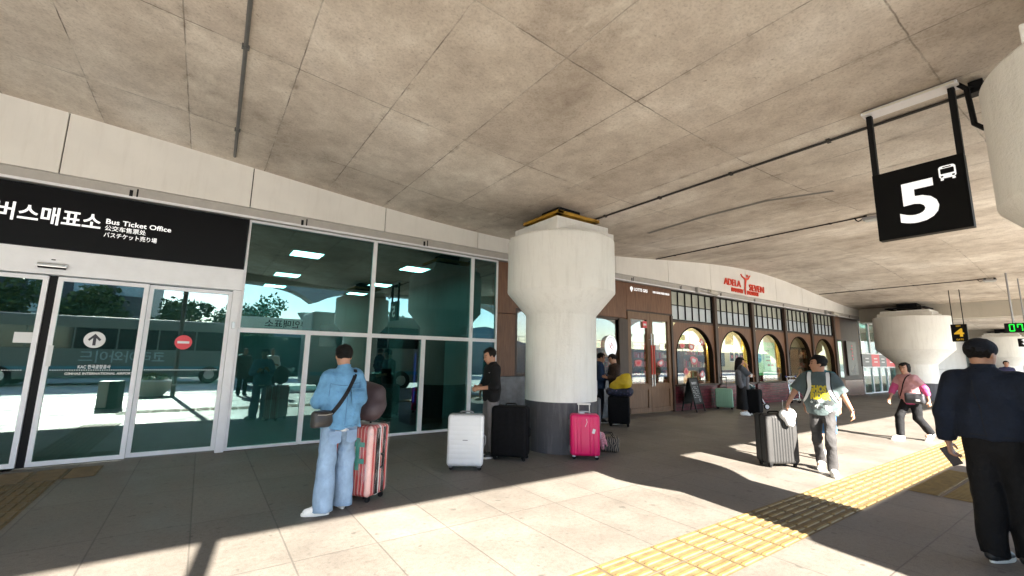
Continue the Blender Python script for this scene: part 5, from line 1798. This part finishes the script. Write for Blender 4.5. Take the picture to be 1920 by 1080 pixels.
# man in denim, seen from behind
J = jit(STAND, sR=(.155, -.01, 1.375), sL=(-.155, -.01, 1.375), eR=(.225, .05, 1.12), wR=(.11, .26, 1.18), eL=(-.235, .03, 1.11), wL=(-.11, .26, 1.15), fR=(-.35, .75, .45), fL=(.35, .75, .4),
        aL=(-.125, -.06, .085), kL=(-.105, -.0, .5), tL=(-.17, .07), aR=(.1, .05, .085), kR=(.11, .06, .5), tR=(.03, .17), hL=(-.1, 0, .92), hR=(.1, 0, .92), head=(0, .045, 1.585), curl=.8)
P1 = person('man in a pale denim shirt and jeans seen from behind, black strap across his back', (1.24, 4.86, 0), 94, J, .0075, nod=-14, scale=.965, parts=[
    ('denim_shirt', dict(type='top', m=DEN, fat=.03, hem=.84, sleeve=.97, arm=.072, cuff=.055, collar=.045, flare=.012, amp=.02, freq=28, belly=.022, seed=11)),
    ('white_tee', dict(type='top', m=WHITEP, fat=.008, hem=.80, top=.95, sleeve=.1, amp=.008, seed=4, h=.012)),
    ('jeans', dict(type='legs', m=JEAN, thigh=.095, knee=.088, cuff=.1, end=.03, amp=.02, freq=24, seed=8, seat=.022)),
    ('hair', dict(type='hair', m=HAIR, size=1.04, amp=.010)), ('shoes', dict(type='shoes', m=WSH))])
ov = [P1['denim_shirt']]
STI = mat('denim stitching', (.045, .12, .21), .8, var=.2)
STJ = mat('jeans stitching', (.10, .16, .25), .8, var=.2)
strap('yoke_seam', [(-.16, -.1, 1.30), (-.08, -.18, 1.285), (.08, -.18, 1.285), (.16, -.1, 1.30)], .007, STI, P1['body'], ov, .001, .0015)
strap('back_pleat', [(.02, -.2, 1.28), (.025, -.2, 1.1), (.02, -.2, .88)], .006, STI, P1['body'], ov, .001, .0012)
strap('hem_stitch', [(-.15, -.06, .865), (-.08, -.18, .86), (.08, -.18, .86), (.15, -.06, .865)], .006, STI, P1['body'], ov, .001, .0012)
for sx in (-1, 1):
    strap('armhole_seam', [(sx*.13, -.06, 1.42), (sx*.155, -.1, 1.33), (sx*.165, -.1, 1.24), (sx*.15, -.06, 1.17)], .006, STI, P1['body'], ov, .001, .0012)
    strap('leg_seam', [(sx*.17, -.03, .9), (sx*.19, -.02, .6), (sx*.2, -.01, .3), (sx*.2, -.02, .14)], .007, STJ, P1['body'], [P1['jeans']], .001, .0012)
strap('seat_seam', [(0, -.2, .9), (0, -.2, .78), (0, -.13, .72)], .007, STJ, P1['body'], [P1['jeans']], .001, .0012)
strap('shoulder_strap', [(.12, .03, 1.46), (.1, -.1, 1.40), (.02, -.17, 1.22), (-.1, -.17, 1.05), (-.2, -.13, .95), (-.23, -.08, .93)], .042, BLKM, P1['body'], ov, .004, .004)
def fn(f):
    f.box((0, 0, 0), (.1, .045, .08), .03).ell((0, -.04, -.01), (.08, .03, .06), .03).wrinkle(.008, 40, 5)
mb = soft('shoulder_bag', 'small black leather bag hanging at the left hip of the man in denim', 'bag', (1.02, 4.70, .92), 22, fn, (-.2, -.15, -.15), (.2, .15, .15), mat('black leather', (.018, .016, .015), .4, var=.2, bump=.2, bs=60), .007)
MB().tube([(-.08, -.06, .05), (0, -.075, .045), (.08, -.06, .05)], .004, 6).build('zip', STEEL, mb, smooth=50)
me = MB().box(-.07, .07, -.0, .012, -.075, .075).box(-.075, .075, -.0, .014, .04, .08)
pk = me.build('back_pocket', cloth('denim pocket', (.088, .21, .345), .12, 5), P1['body'], bevel=.004)
pk.location = (.12, -.165, 1.17)
pk.rotation_euler = (R_(-6), 0, R_(10))
for sx in (-1, 1):
    q = MB().prism([(-.06, .06), (.06, .06), (.06, -.05), (0, -.075), (-.06, -.05)], 0, .008, 0, FACE).build('jeans_pocket', cloth('jeans pocket', (.17, .25, .36), .12, 5), P1['body'], bevel=.003)
    q.location = (sx*.085, -.135, .76)
    q.rotation_euler = (0, 0, R_(sx*14))
ph = thing('phone', 'phone held up by the man in denim', 'phone', (1.2, 5.16, 1.13))
ph.rotation_euler = (R_(-35), 0, R_(4))
MB().box(-.036, .036, -.004, .004, -.075, .075).build('casing', BLKM, ph, bevel=.003)
MB().box(-.032, .032, -.0055, -.0045, -.068, .068).build('screen', mat('phone screen', (.02, .02, .03), .1, var=0), ph)

# man in black beside the column
J = jit(STAND, eL=(-.24, .02, 1.1), wL=(-.1, .24, 1.07), eR=(.24, .03, 1.1), wR=(.06, .25, 1.07), fL=(.6, .75, -.2), fR=(-.7, .65, -.2), head=(0, .05, 1.585), curl=.8)
P2 = person('man in a black sweater looking down left of the middle column', (3.88, 6.12, 0), 168, J, .009, yaw=4, nod=-20, scale=.99, parts=[
    ('sweater', dict(type='top', m=BT, fat=.04, hem=.86, sleeve=.72, arm=.07, cuff=.055, collar=.03, amp=.014, belly=.03, seed=3)),
    ('trousers', dict(type='legs', m=GT, thigh=.1, knee=.085, cuff=.085, amp=.014, seed=5)), ('hair', dict(type='hair', m=HAIR, size=1.05)), ('shoes', dict(type='shoes', m=BSH))])
me = text_mesh('~', .06, .001, .002)
me.transform(T(-.12, .3, 1.3) @ RZ(180) @ FACE)
project_on(me, P2['sweater'], (0, -1, 0), .003)
link('chest_mark', me, WHITEP, P2['body'])

# woman with the yellow bag and the man behind her
J = jit(STAND, eL=(-.22, .05, 1.1), wL=(-.1, .26, 1.12), eR=(.22, .05, 1.1), wR=(.1, .26, 1.12), fL=(.4, .8, .2), fR=(-.4, .8, .2), head=(0, .06, 1.575))
P3 = person('woman in a brown blouse looking down beside the yellow bag', (8.42, 7.62, 0), 158, J, .011, nod=-28, scale=.985, parts=[
    ('blouse', dict(type='top', m=BRNT, fat=.035, hem=.85, sleeve=.95, arm=.068, cuff=.05, collar=.02, amp=.014, belly=.02)),
    ('trousers', dict(type='legs', m=BLKT, amp=.012)), ('hair', dict(type='hair', m=HAIR, style='bun', size=1.02)), ('shoes', dict(type='shoes', m=BSH))])
J = jit(STAND, eL=(-.24, .04, 1.1), wL=(-.14, .27, 1.1), eR=(.24, .04, 1.1), wR=(.12, .27, 1.1), fL=(.3, .85, .1), fR=(-.3, .85, .1), head=(0, .05, 1.58))
person('man in a navy jacket facing the woman in brown, half hidden by the column', (8.25, 7.96, 0), -40, J, .012, nod=-15, parts=[
    ('jacket', dict(type='top', m=cloth('dark blue jacket', (.012, .03, .075), .15), fat=.05, hem=.82, sleeve=.95, arm=.08, cuff=.06, collar=.04, amp=.014, belly=.03)),
    ('trousers', dict(type='legs', m=NAVY, amp=.012)), ('hair', dict(type='hair', m=HAIR)), ('shoes', dict(type='shoes', m=BSH))])

# woman in the black cap
J = jit(STAND, eR=(.21, .17, 1.17), wR=(.09, .16, 1.42), fR=(-.35, -.1, .9), eL=(-.23, .08, 1.1), wL=(-.14, .32, 1.13), fL=(.1, .95, .1), head=(0, .03, 1.585), aL=(-.08, .12, .085), kL=(-.09, .1, .5))
CAPM = cloth('black cap cloth', (.005, .005, .006), .1)
P4 = person('woman in a black cap, grey top and long black skirt touching her face', (13.2, 7.02, 0), 318, J, .012, yaw=0, nod=-6, scale=.985, parts=[
    ('grey_top', dict(type='top', m=GRYT, fat=.035, hem=.84, sleeve=.48, arm=.075, cuff=.06, amp=.013, belly=.03)),
    ('long_skirt', dict(type='skirt', m=BLKT, end=.16, hemr=.19)),
    ('shawl', dict(type='shawl', m=SHW, cones=[((.16, .07, 1.3), (.06, .16, .8), .085, .05), ((.05, .15, 1.15), (-.06, .2, .85), .09, .045), ((.12, -.1, 1.25), (.16, -.06, .85), .09, .07)])),
    ('hair', dict(type='hair', m=HAIR, style='long', size=1.0)), ('cap', dict(type='cap', m=CAPM, bill=.07, rim=.032)), ('shoes', dict(type='shoes', m=WSH))])
cup = thing('paper_cup', 'white paper cup held by the woman in the black cap', 'cup', (13.47, 6.84, 1.09))
MB().lathe([(.026, 0), (.036, .09), (.034, .09)], 16).build('cup_body', WHITEP, cup, smooth=40)
MB().lathe([(.038, .09), (.038, .1), (.03, .108)], 16).build('lid', mat('cup lid', (.2, .17, .14), .5, var=0), cup, smooth=40)

# man walking with the graphite suitcase
J = jit(STAND, eR=(.33, -.0, 1.15), wR=(.41, .13, .98), fR=(.15, .45, -.8), eL=(-.27, -.08, 1.13), wL=(-.36, -.14, .9), fL=(-.1, .1, -1),
        aL=(-.085, .17, .085), kL=(-.09, .17, .5), aR=(.08, -.24, .12), kR=(.09, .02, .49), tR=(.02, .17), tL=(-.04, .17), head=(.0, .02, 1.585), curl=.6)
P5 = person('walking man in a teal grey tee with yellow lettering and a white backpack', (7.52, 2.83, 0), 196, J, .008, yaw=-72, nod=-2, scale=.97, parts=[
    ('tee', dict(type='top', m=TEE, fat=.035, hem=.83, sleeve=.43, arm=.082, cuff=.06, amp=.014, belly=.03, seed=9)),
    ('jeans', dict(type='legs', m=GJ, thigh=.09, knee=.069, cuff=.063, amp=.018, freq=30, end=.07)),
    ('hair', dict(type='hair', m=HAIR, size=1.09, amp=.012, freq=70)), ('shoes', dict(type='shoes', m=WSH, tiltR=-.03))])
YT = mat('yellow print', (.45, .36, .01), .6, var=.05)
PLN = Matrix(((-1, 0, 0), (0, 0, 1), (0, 1, 0))).to_4x4()     # plane facing local +Y
for s_, z, w_ in (('GHOST', 1.17, .27), ('RIDER', 1.065, .25)):
    me = text_mesh(s_, .125, .0, .008, w_, 'CENTER', .15)
    bmx = bmesh.new()
    bmx.from_mesh(me)
    bmesh.ops.subdivide_edges(bmx, edges=bmx.edges, cuts=1)
    bmx.to_mesh(me)
    bmx.free()
    me.transform(T(-.0, .32, z) @ PLN)
    project_on(me, P5['tee'], (0, -1, 0), .004)
    link('chest_print', me, YT, P5['body'])
mb = MB()
random.seed(5)
for k in range(26):
    x, z = random.uniform(-.13, .13), random.uniform(.88, 1.06)
    s_ = random.uniform(.015, .05)
    mb.prism([(s_*math.cos(a)*random.uniform(.5, 1), s_*math.sin(a)*random.uniform(.5, 1.2)) for a in [0, .8, 1.6, 2.4, 3.2, 4, 4.8, 5.5]], 0, .0008, k % 3, T(x, .32, z) @ PLN)
me = mb.build('grey_print', [mat('print black', (.03, .035, .036), .7, var=.1), mat('print pale', (.36, .40, .40), .7, var=.1), mat('print dark', (.06, .075, .078), .7, var=.1)], P5['body'])
project_on(me.data, P5['tee'], (0, -1, 0), .003)
for s_ in (-1, 1):
    strap('backpack_strap', [(s_*.11, -.12, 1.40), (s_*.115, .0, 1.47), (s_*.125, .12, 1.38), (s_*.14, .16, 1.22), (s_*.19, .08, 1.06), (s_*.19, -.06, .98)], .055, WHITEP, P5['body'], [P5['tee']], .008, .003)
    strap('strap_edge', [(s_*.135, -.1, 1.40), (s_*.14, .0, 1.46), (s_*.155, .12, 1.36), (s_*.17, .15, 1.22), (s_*.205, .08, 1.07), (s_*.2, -.06, .99)], .014, BLKM, P5['body'], [P5['tee']], .012, .004)
def fn(f):
    f.box((0, 0, 0), (.15, .09, .22), .07).ell((0, -.08, -.05), (.12, .05, .13), .03).wrinkle(.008, 24, 3)
bp = soft('backpack', 'white and black backpack on the back of the walking man', 'bag', (7.52+.21, 2.83+.06, 1.16), 196-90, fn, (-.3, -.25, -.35), (.3, .25, .35), mat('white nylon', (.7, .7, .72), .6, var=.1), .01)
MB().box(-.1, .1, -.135, -.12, -.16, -.0).build('front_pocket', BLKM, bp, bevel=.02)
MB().tube([(-.36-.0, -.14, .925), (-.365, -.141, .9)], .03, 14).build('wrist_watch', BLKM, P5['body'])

# person mostly hidden behind him
J = jit(STAND, aL=(-.09, .2, .085), kL=(-.09, .14, .5), aR=(.09, -.18, .1), kR=(.09, -.02, .5))
person('person in a teal top and blue shorts right behind the walking man', (8.55, 3.2, 0), 190, J, .014, scale=.98, parts=[
    ('top', dict(type='top', m=cloth('teal top', (.02, .12, .15), .1), fat=.03, hem=.86, sleeve=.4, amp=.01)),
    ('shorts', dict(type='legs', m=cloth('blue shorts', (.05, .18, .42), .1), end=.45, thigh=.1, knee=.1, cuff=.1)), ('hair', dict(type='hair', m=HAIR)), ('shoes', dict(type='shoes', m=WSH))])

# woman in pink
J = jit(STAND, pelvis=(0, -.03, .9), chest=(0, .0, 1.23), neck=(0, .0, 1.41), head=(0, .035, 1.545), sR=(.16, .0, 1.335), sL=(-.16, -.01, 1.335), hR=(.085, -.05, .88), hL=(-.085, -.05, .88),
        eR=(.22, .12, 1.09), wR=(.2, .26, .88), eL=(-.25, -.14, 1.1), wL=(-.25, -.2, .86), fR=(0, .4, -.9), fL=(0, -.1, -1), aR=(.07, .24, .085), kR=(.085, .19, .5), aL=(-.08, -.36, .15), kL=(-.09, -.06, .48), tL=(-.02, .17), curl=.7)
P6 = person('woman with short curly hair in a pink jacket striding past with a black shoulder bag', (12.25, 2.98, 0), 152, J, .011, yaw=16, nod=-8, scale=.95, parts=[
    ('pink_jacket', dict(type='top', m=PNK, fat=.022, hem=.80, sleeve=.3, arm=.074, cuff=.06, collar=.02, amp=.012, freq=34, belly=.028)),
    ('sleeves', dict(type='top', m=MAG, fat=.012, hem=.77, sleeve=.78, arm=.066, cuff=.058, amp=.012, belly=.02)),
    ('trousers', dict(type='legs', m=BLKT, thigh=.105, knee=.08, cuff=.075, amp=.012, end=.09)),
    ('hair', dict(type='hair', m=HAIR, style='curly', size=1.05, amp=.016, freq=60, line=.05)), ('shoes', dict(type='shoes', m=WSH, tiltL=-.09))])
strap('bag_strap', [(-.1, -.06, 1.40), (-.1, .1, 1.40), (-.02, .2, 1.2), (.08, .2, 1.0), (.14, .16, .92)], .022, BLKM, P6['body'], [P6['pink_jacket']], .005, .004)
def fn(f):
    f.box((0, 0, 0), (.16, .05, .105), .04).ell((0, .04, -.02), (.13, .03, .07), .03).wrinkle(.006, 30, 3)
sb = soft('crossbody_bag', 'black crossbody bag in front of the woman in pink', 'bag', (12.13, 2.86, .86), 152-90+30, fn, (-.25, -.15, -.2), (.25, .15, .2), mat('bag nylon', (.02, .02, .024), .5, var=.2), .01)
MB().box(-.09, -.03, .072, .078, -.05, -.015).build('logo_patch', WHITEP, sb)

# man in navy close to the camera
J = jit(STAND, sR=(.185, -.01, 1.38), sL=(-.185, -.01, 1.38), eL=(-.265, -.04, 1.1), wL=(-.285, .03, .86), fL=(.03, .25, -1), eR=(.33, .0, 1.11), wR=(.33, .12, .9), fR=(0, .2, -1),
        aL=(-.075, -.02, .085), kL=(-.08, .0, .5), tL=(.03, .17), hL=(-.075, 0, .92), hR=(.075, 0, .92), aR=(.085, .1, .085), kR=(.085, .08, .5), tR=(.06, .17), curl=.9, head=(.0, .02, 1.585))
P7 = person('man in a navy jacket and black cap seen from behind at the right edge', (5.40, .81, 0), -8, J, .0075, yaw=-20, nod=-4, scale=1.04, parts=[
    ('navy_jacket', dict(type='top', m=NAVY, fat=.04, hem=.92, sleeve=.97, arm=.074, cuff=.058, collar=.05, amp=.015, freq=20, belly=.035, flare=.01, seed=21)),
    ('trousers', dict(type='legs', m=BLKT, thigh=.105, knee=.09, cuff=.085, amp=.012, end=.05, seat=.02)),
    ('hair', dict(type='hair', m=HAIR, size=1.02)),
    ('flat_cap', dict(type='cap', m=cloth('navy cap', (.005, .006, .010), .15), rim=-.005)), ('shoes', dict(type='shoes', m=BSH))])
ph = thing('phone', 'dark phone in the left hand of the man in navy', 'phone', (5.485, 1.095, .765))
ph.rotation_euler = (R_(-12), R_(-28), R_(-75))
MB().box(-.038, .038, -.005, .005, -.08, .08).build('casing', BLKM, ph, bevel=.004)
MB().box(-.034, .034, -.0062, -.0052, -.073, .073).build('screen', mat('phone screen', (.02, .02, .03), .1, var=0), ph)
def fn(f):
    f.box((0, 0, 0), (.14, .07, .17), .05).wrinkle(.006, 22, 4)
hb = soft('hand_bag', 'black bag hanging from the right hand of the man in navy', 'bag', (5.43, .45, .70), -10, fn, (-.25, -.2, -.25), (.25, .2, .25), mat('bag cloth', (.012, .012, .014), .6, var=.15), .01)
MB().tube([(-.08, 0, .15), (-.06, 0, .24), (.06, 0, .24), (.08, 0, .15)], .01, 8).build('bag_handle', BLKM, hb, smooth=50)

strap('back_seam', [(0, -.25, 1.38), (0, -.25, 1.2), (0, -.25, .95)], .007, mat('navy seam', (.003, .004, .008), .9, var=0), P7['body'], [P7['navy_jacket']], .001, .0012)
strap('hem_band', [(-.16, -.1, .95), (-.07, -.2, .95), (.07, -.2, .95), (.16, -.1, .95)], .008, _M['navy seam'], P7['body'], [P7['navy_jacket']], .001, .0012)
# far man in a suit
person('distant man in a dark suit and white shirt near the right edge', (28.4, 3.55, 0), 200, STAND, .02, scale=1.04, parts=[
    ('suit_jacket', dict(type='top', m=cloth('dark suit', (.03, .03, .07), .1), fat=.035, hem=.8, sleeve=.95, collar=.02)),
    ('suit_trousers', dict(type='legs', m=BLKT)), ('hair', dict(type='hair', m=HAIR, size=1.06)), ('shoes', dict(type='shoes', m=BSH))])
# customers at the bakery window
SIT = jit(STAND, pelvis=(0, 0, .52), chest=(0, .03, .86), neck=(0, .05, 1.04), head=(0, .09, 1.175), sR=(.17, .04, .965), sL=(-.17, .04, .965), hR=(.09, .02, .5), hL=(-.09, .02, .5), kR=(.1, .43, .5), kL=(-.1, .43, .5),
          aR=(.1, .42, .085), aL=(-.1, .42, .085), eR=(.2, .25, .8), wR=(.07, .2, 1.04), fR=(-.2, -.1, .9), eL=(-.2, .2, .78), wL=(-.08, .38, .82), fL=(.6, .6, 0))
def chair(label, x, y, rz):
    t = thing('cafe_chair', label, 'chair', (x, y, .01), rz, 'chairs in the bakery')
    MB().box(-.2, .2, -.2, .2, .42, .45).build('seat', WOODD, t, bevel=.01)
    MB().box(-.2, .2, -.22, -.19, .6, .86).build('backrest', WOODD, t, bevel=.01)
    for sx in (-1, 1):
        MB().tube([(sx*.18, .18, 0), (sx*.18, .18, .42)], .016, 8).build('leg', BLKM, t)
        MB().tube([(sx*.18, -.2, 0), (sx*.18, -.2, .62)], .016, 8).build('leg', BLKM, t)
SIT_SC = 1.0
for lab, x, y, fc, c_, h_ in (('customer in a dark shirt seated at the bakery window with a hand to the face', 23.2, 9.5, 215, BT, HAIR), ('customer in a grey top seated deeper behind the fourth arch', 22.3, 10.1, 250, cloth('grey knit', (.2, .2, .22), .1), mat('grey hair', (.16, .15, .14), .7, var=.3, vs=40))):
    person(lab, (x, y, .01), fc, SIT, .014, nod=-8, parts=[('shirt', dict(type='top', m=c_, fat=.03, hem=.48, sleeve=.5, amp=.01)), ('trousers', dict(type='legs', m=BLKT, waist=.6, amp=.01)), ('hair', dict(type='hair', m=h_, size=1.06)), ('shoes', dict(type='shoes', m=BSH))])
chair('cafe chair under the customer in the dark shirt', 23.2+.02, 9.5+.03, 125)
chair('cafe chair under the customer in the grey top', 22.3, 10.12, 160)
# travellers waiting near the kerb, seen in the reflections
J = jit(STAND, eR=(.24, .08, 1.1), wR=(.1, .28, 1.15), fR=(-.3, .9, .2))
person('traveller in a white shirt mirrored in the ticket hall glass', (2.15, -1.5, 0), 100, J, .016, parts=[
    ('shirt', dict(type='top', m=WHITEP, fat=.035, hem=.84, sleeve=.5, amp=.012)), ('trousers', dict(type='legs', m=NAVY)), ('hair', dict(type='hair', m=HAIR)), ('shoes', dict(type='shoes', m=BSH))])
person('traveller in a dark coat mirrored left of the man in denim', (1.3, -1.9, 0), 80, STAND, .016, parts=[
    ('coat', dict(type='top', m=BRNT, fat=.05, hem=.6, sleeve=.95, amp=.012)), ('trousers', dict(type='legs', m=BLKT)), ('hair', dict(type='hair', m=HAIR, style='bob')), ('shoes', dict(type='shoes', m=BSH))])
# ------------------------------------------------------------------ across the road (seen in the glass)
BACK = Matrix(((-1, 0, 0), (0, 0, 1), (0, 1, 0))).to_4x4()     # drawing plane facing +Y
def bus(label, x0, x1, y0, y1, ztop, m, text=None, front=1, name='coach'):
    t = thing(name, label, 'bus', ((x0+x1)/2, (y0+y1)/2, -.13))
    zb = .22
    MB().box(x0, x1, y0, y1, zb, ztop).build('body', m, t, bevel=.14, world=True, seg=4)
    DG = mat('coach window', (.015, .02, .022), .08, var=0, spec=.8)
    n = max(2, int((x1-x0)/1.5))
    for k in range(n):
        a, b = x0+.35+(x1-x0-.7)*k/n, x0+.35+(x1-x0-.7)*(k+1)/n-.06
        mb = MB().box(a, b, y1+.001, y1+.012, ztop-1.55, ztop-.55)
        mb.box(a, b, y0-.012, y0-.001, ztop-1.55, ztop-.55)
        mb.build('side_window', DG, t, bevel=.01, world=True)
    MB().box(x1+.001 if front > 0 else x0-.02, x1+.02 if front > 0 else x0-.001, y0+.15, y1-.15, ztop-1.9, ztop-.4).build('windscreen', DG, t, world=True)
    for x in (x0+1.2, x1-1.2):
        for y in (y0+.13, y1-.12):
            w = MB().lathe([(.1, -.13), (.44, -.13), (.47, -.1), (.47, .1), (.44, .13), (.1, .13)], 26, M=T(x, y, .34) @ RX(90)).build('wheel', RUB, t, smooth=40, world=True)
            MB().lathe([(.05, -.14), (.24, -.138), (.24, .138), (.05, .14)], 18, M=T(x, y, .34) @ RX(90)).build('rim', STEEL, w, smooth=40, world=True)
    for y in (y0+.35, y1-.35):
        xx = x1 if front > 0 else x0
        MB().ball((xx, y, .75), (.05, .14, .09), 8).build('headlight', WHITEP, t, smooth=True, world=True)
    MB().box(x0+.1, x1-.1, y1+.001, y1+.008, .62, .78).build('stripe', mat('coach stripe', (.03, .2, .28), .4, var=0), t, world=True)
    if text:
        lettering('lettering', text, .62, T((x0+x1)/2+1.9, y1+.015, 1.0) @ BACK, mat('coach blue', (.3, .42, .45), .5, var=0), t, .003, .008, 3.2)
    return t
bus('white and teal coach parked across the road, mirrored in the sliding doors', -8.5, 1.6, -14.4, -11.9, 3.15, mat('coach paint', (.10, .135, .125), .3, var=.03), '코리아와이드')
bus('unseen shuttle bus added at the kerb to shade the paving by the number 5 sign', 3.8, 9.2, -6.1, -3.75, 3.42, mat('shuttle paint', (.2, .21, .21), .3, var=.03), name='shading_bus')  # out of view, added and sized to cast the shadow on the paving
# drain pipe on the outer edge whose shadow crosses the lit paving
t = thing('drain_pipe', 'grey drain pipe standing from the kerb up to the edge beam', 'pipe', (-.70, -2.35, 0))
MB().tube([(0, 0, 0), (0, 0, 4.3)], .07, 14).build('pipe_body', GREYP, t, smooth=40)
for z in (.4, 2., 3.6):
    MB().lathe([(.078, -.03), (.086, -.03), (.086, .03), (.078, .03)], 16, c=(0, 0, z)).build('pipe_clamp', STEEL, t)
t = thing('litter_bin', 'white and black box bin mirrored in the left sliding door', 'bin', (-1.95, .75, 0), 12)
MB().box(-.2, .02, -.2, .2, .03, .72).build('white_side', WHITEP, t, bevel=.012)
MB().box(.025, .24, -.2, .2, .03, .72).build('black_side', BLKM, t, bevel=.012)
MB().box(-.21, .25, -.21, .21, 0, .029).build('foot', BLKM, t)
t = thing('stone_planter', 'round pale stone planter by the kerb mirrored in the sliding door', 'planter', (-1.3, -2.9, 0))
MB().lathe([(.3, 0), (.34, .05), (.55, .3), (.58, .5), (.5, .56), (.42, .5)], 32).build('bowl', COLP, t, smooth=40)
LEAF = mat('hedge leaf', (.055, .10, .025), .6, var=.35, vs=3)
LEAFY = mat('light leaf', (.10, .14, .03), .6, var=.3, vs=3)
BARK = mat('bark', (.10, .075, .05), .9, var=.2, bump=.4, bs=30)
def leaves(mb, c, r, n, size, rng):
    for _ in range(n):
        d = rng.normal(size=3)
        d /= np.linalg.norm(d)
        k = rng.uniform(.25, 1)**.5
        p = np.array(c)+d*k*np.array(r)*(1+.25*math.sin(3*d[0]+2*d[1]*3+c[0]))
        u = rng.normal(size=3)
        u /= np.linalg.norm(u)
        v = np.cross(u, rng.normal(size=3))
        v /= np.linalg.norm(v)
        s_ = size*rng.uniform(.6, 1.4)
        mb.add([p-u*s_, p+v*s_*.5, p+u*s_, p-v*s_*.5], [(0, 1, 2, 3)], int(rng.rand() < .35))
pl = MB()
leaves(pl, (0, 0, .62), (.42, .42, .18), 260, .07, np.random.RandomState(2))
pl.build('shrub', [LEAF, LEAFY], t)
def tree(label, x, y, h, r, seed):
    rng = np.random.RandomState(seed)
    t = thing('street_tree', label, 'tree', (x, y, -.13), 0, 'trees across the road')
    tr_ = MB().tube([(0, 0, 0), (.05, .03, h*.3), (0, .05, h*.55), (.1, 0, h*.8)], [.16, .12, .09, .04], 10)
    cr = MB()
    for k in range(11):
        a = rng.uniform(0, 6.3)
        q = (math.cos(a)*r*rng.uniform(.2, .75), math.sin(a)*r*rng.uniform(.2, .75), h*rng.uniform(.5, .95))
        tr_.tube([(0, .03, h*.38), (q[0]*.5, q[1]*.5, q[2]*.8), q], [.06, .04, .015], 6)
        leaves(cr, q, (r*.45, r*.45, r*.36), 210, .17, rng)
    tr_.build('trunk', BARK, t, smooth=50)
    cr.build('crown', [LEAF, LEAFY], t)
for i, (x, y, h, r) in enumerate([(-15, -21, 5.6, 2.2), (-10.6, -22, 6.2, 2.4), (-6.2, -21, 5.4, 2.1), (-1.8, -22, 5.2, 2.0), (2.4, -21.5, 5.8, 2.3), (13, -22, 5.5, 2.2), (18.5, -21, 6.0, 2.3)]):
    tree(['leftmost street tree across the road', 'tall tree left of the mirrored coach roof', 'bushy tree over the middle of the coach', 'low round tree over the end of the coach', 'tree mirrored left of the blue sky patch', 'tree right of the far flyover pier', 'rightmost street tree across the road'][i], x, y, h, r, 20+i)
t = thing('bus_shelter', 'bus shelter with a pale board of black lettering mirrored in the tall pane', 'shelter', (3.6, -8.6, -.12))
MB().box(1.2, 6.1, -9.4, -7.9, 2.62, 2.72).build('shelter_roof', ALUD, t, bevel=.02, world=True)
for x in (1.4, 5.9):
    MB().box(x-.05, x+.05, -9.3, -9.2, -.12, 2.62).build('post', ALUD, t, world=True)
b = MB().box(1.3, 6.0, -7.88, -7.82, 2.73, 3.3).build('name_board', mat('pale board', (.55, .57, .55), .5, var=.05), t, bevel=.01, world=True)
lettering('lettering', '무인매표소', .42, T(4.4, -7.815, 2.86) @ BACK, BLKM, b, .003, .008, 2.0)
MB().box(1.45, 5.85, -9.28, -9.25, .3, 2.4).build('rear_pane', GLD, t, world=True)
# flyover with arches
fly = thing('flyover', 'far flyover with arched spans crossing the sky in the mirrored view', 'bridge', (8, -27, 0))
mb = MB()
P_ = []
x = -52.
X = [-52+.8*i for i in range(150)]
def az(x):
    u = ((x-8.2+11) % 22-11)/11
    return 6.1+1.6*(1-(1-abs(u))**6)
vs, fs = [], []
for x in X:
    vs += [(x, -27, az(x)), (x, -29, az(x)), (x, -27, 9.2), (x, -29, 9.2)]
for i in range(len(X)-1):
    a, b = i*4, i*4+4
    fs += [(a, b, b+2, a+2), (a+1, a+3, b+3, b+1), (a, a+1, b+1, b), (a+2, b+2, b+3, a+3)]
mb.add(vs, fs)
mb.build('arched_deck', rough_paint('flyover concrete', (.36, .36, .36)), fly, world=True)
for x in (-35.8, -13.8, 8.2, 30.2, 52.2):
    MB().lathe([(.8, 0), (.8, 4.6), (1.3, 5.4)], 24, c=(x, -28, -.1)).build('pier', _M['flyover concrete'], fly, smooth=40, world=True)
# guard rail and wall beyond the trees
t = thing('guard_rail', 'grey guard rail on a low wall beyond the street trees', 'railing', (0, -24.5, -.15))
MB().box(-60, 90, -24.7, -24.4, -.15, 3.0).build('wall', mat('low wall', (.3, .3, .29), .8, var=.1), t, world=True)
r_ = MB()
for k in range(75):
    r_.box(-60+2*k-.03, -60+2*k+.03, -24.58, -24.52, 3.0, 4.0)
r_.box(-60, 90, -24.575, -24.525, 3.95, 4.0).box(-60, 90, -24.575, -24.525, 3.5, 3.54)
r_.build('rail', ALUD, t, world=True)
# car park block with open window bands
t = thing('office_block', 'dark glass block with bright window openings mirrored above the sliding door', 'building', (-22, -42, 0))
MB().box(-46, -5, -56, -42, 0, 16).build('wall', mat('dark block', (.07, .08, .085), .5, var=.1), t, world=True)
k_ = 0
for i in range(13):
    for j in range(4):
        if (i*5+j*3) % 4:
            MB().box(-45+i*3.1, -45+i*3.1+2.2, -41.99, -41.94, 4.2+j*2.8, 6.2+j*2.8).build('window', mat('block window', (.25, .4, .45), .1, var=.1, spec=.8), t, world=True)
# hills
mb = MB()
vs, fs = [], []
n = 90
for i in range(n+1):
    x = -900+1800*i/n
    h_ = 26+18*math.sin(x*.006)+11*math.sin(x*.017+1)+5*math.sin(x*.05)
    vs += [(x, -620, -1), (x, -640, max(8, h_)), (x, -760, -1)]
for i in range(n):
    a, b = i*3, i*3+3
    fs += [(a, b, b+1, a+1), (a+1, b+1, b+2, a+2)]
mb.add(vs, fs)
meta(mb.build('hills', mat('hill blue green', (.14, .2, .24), .9, var=.15, vs=.02)), kind='structure')
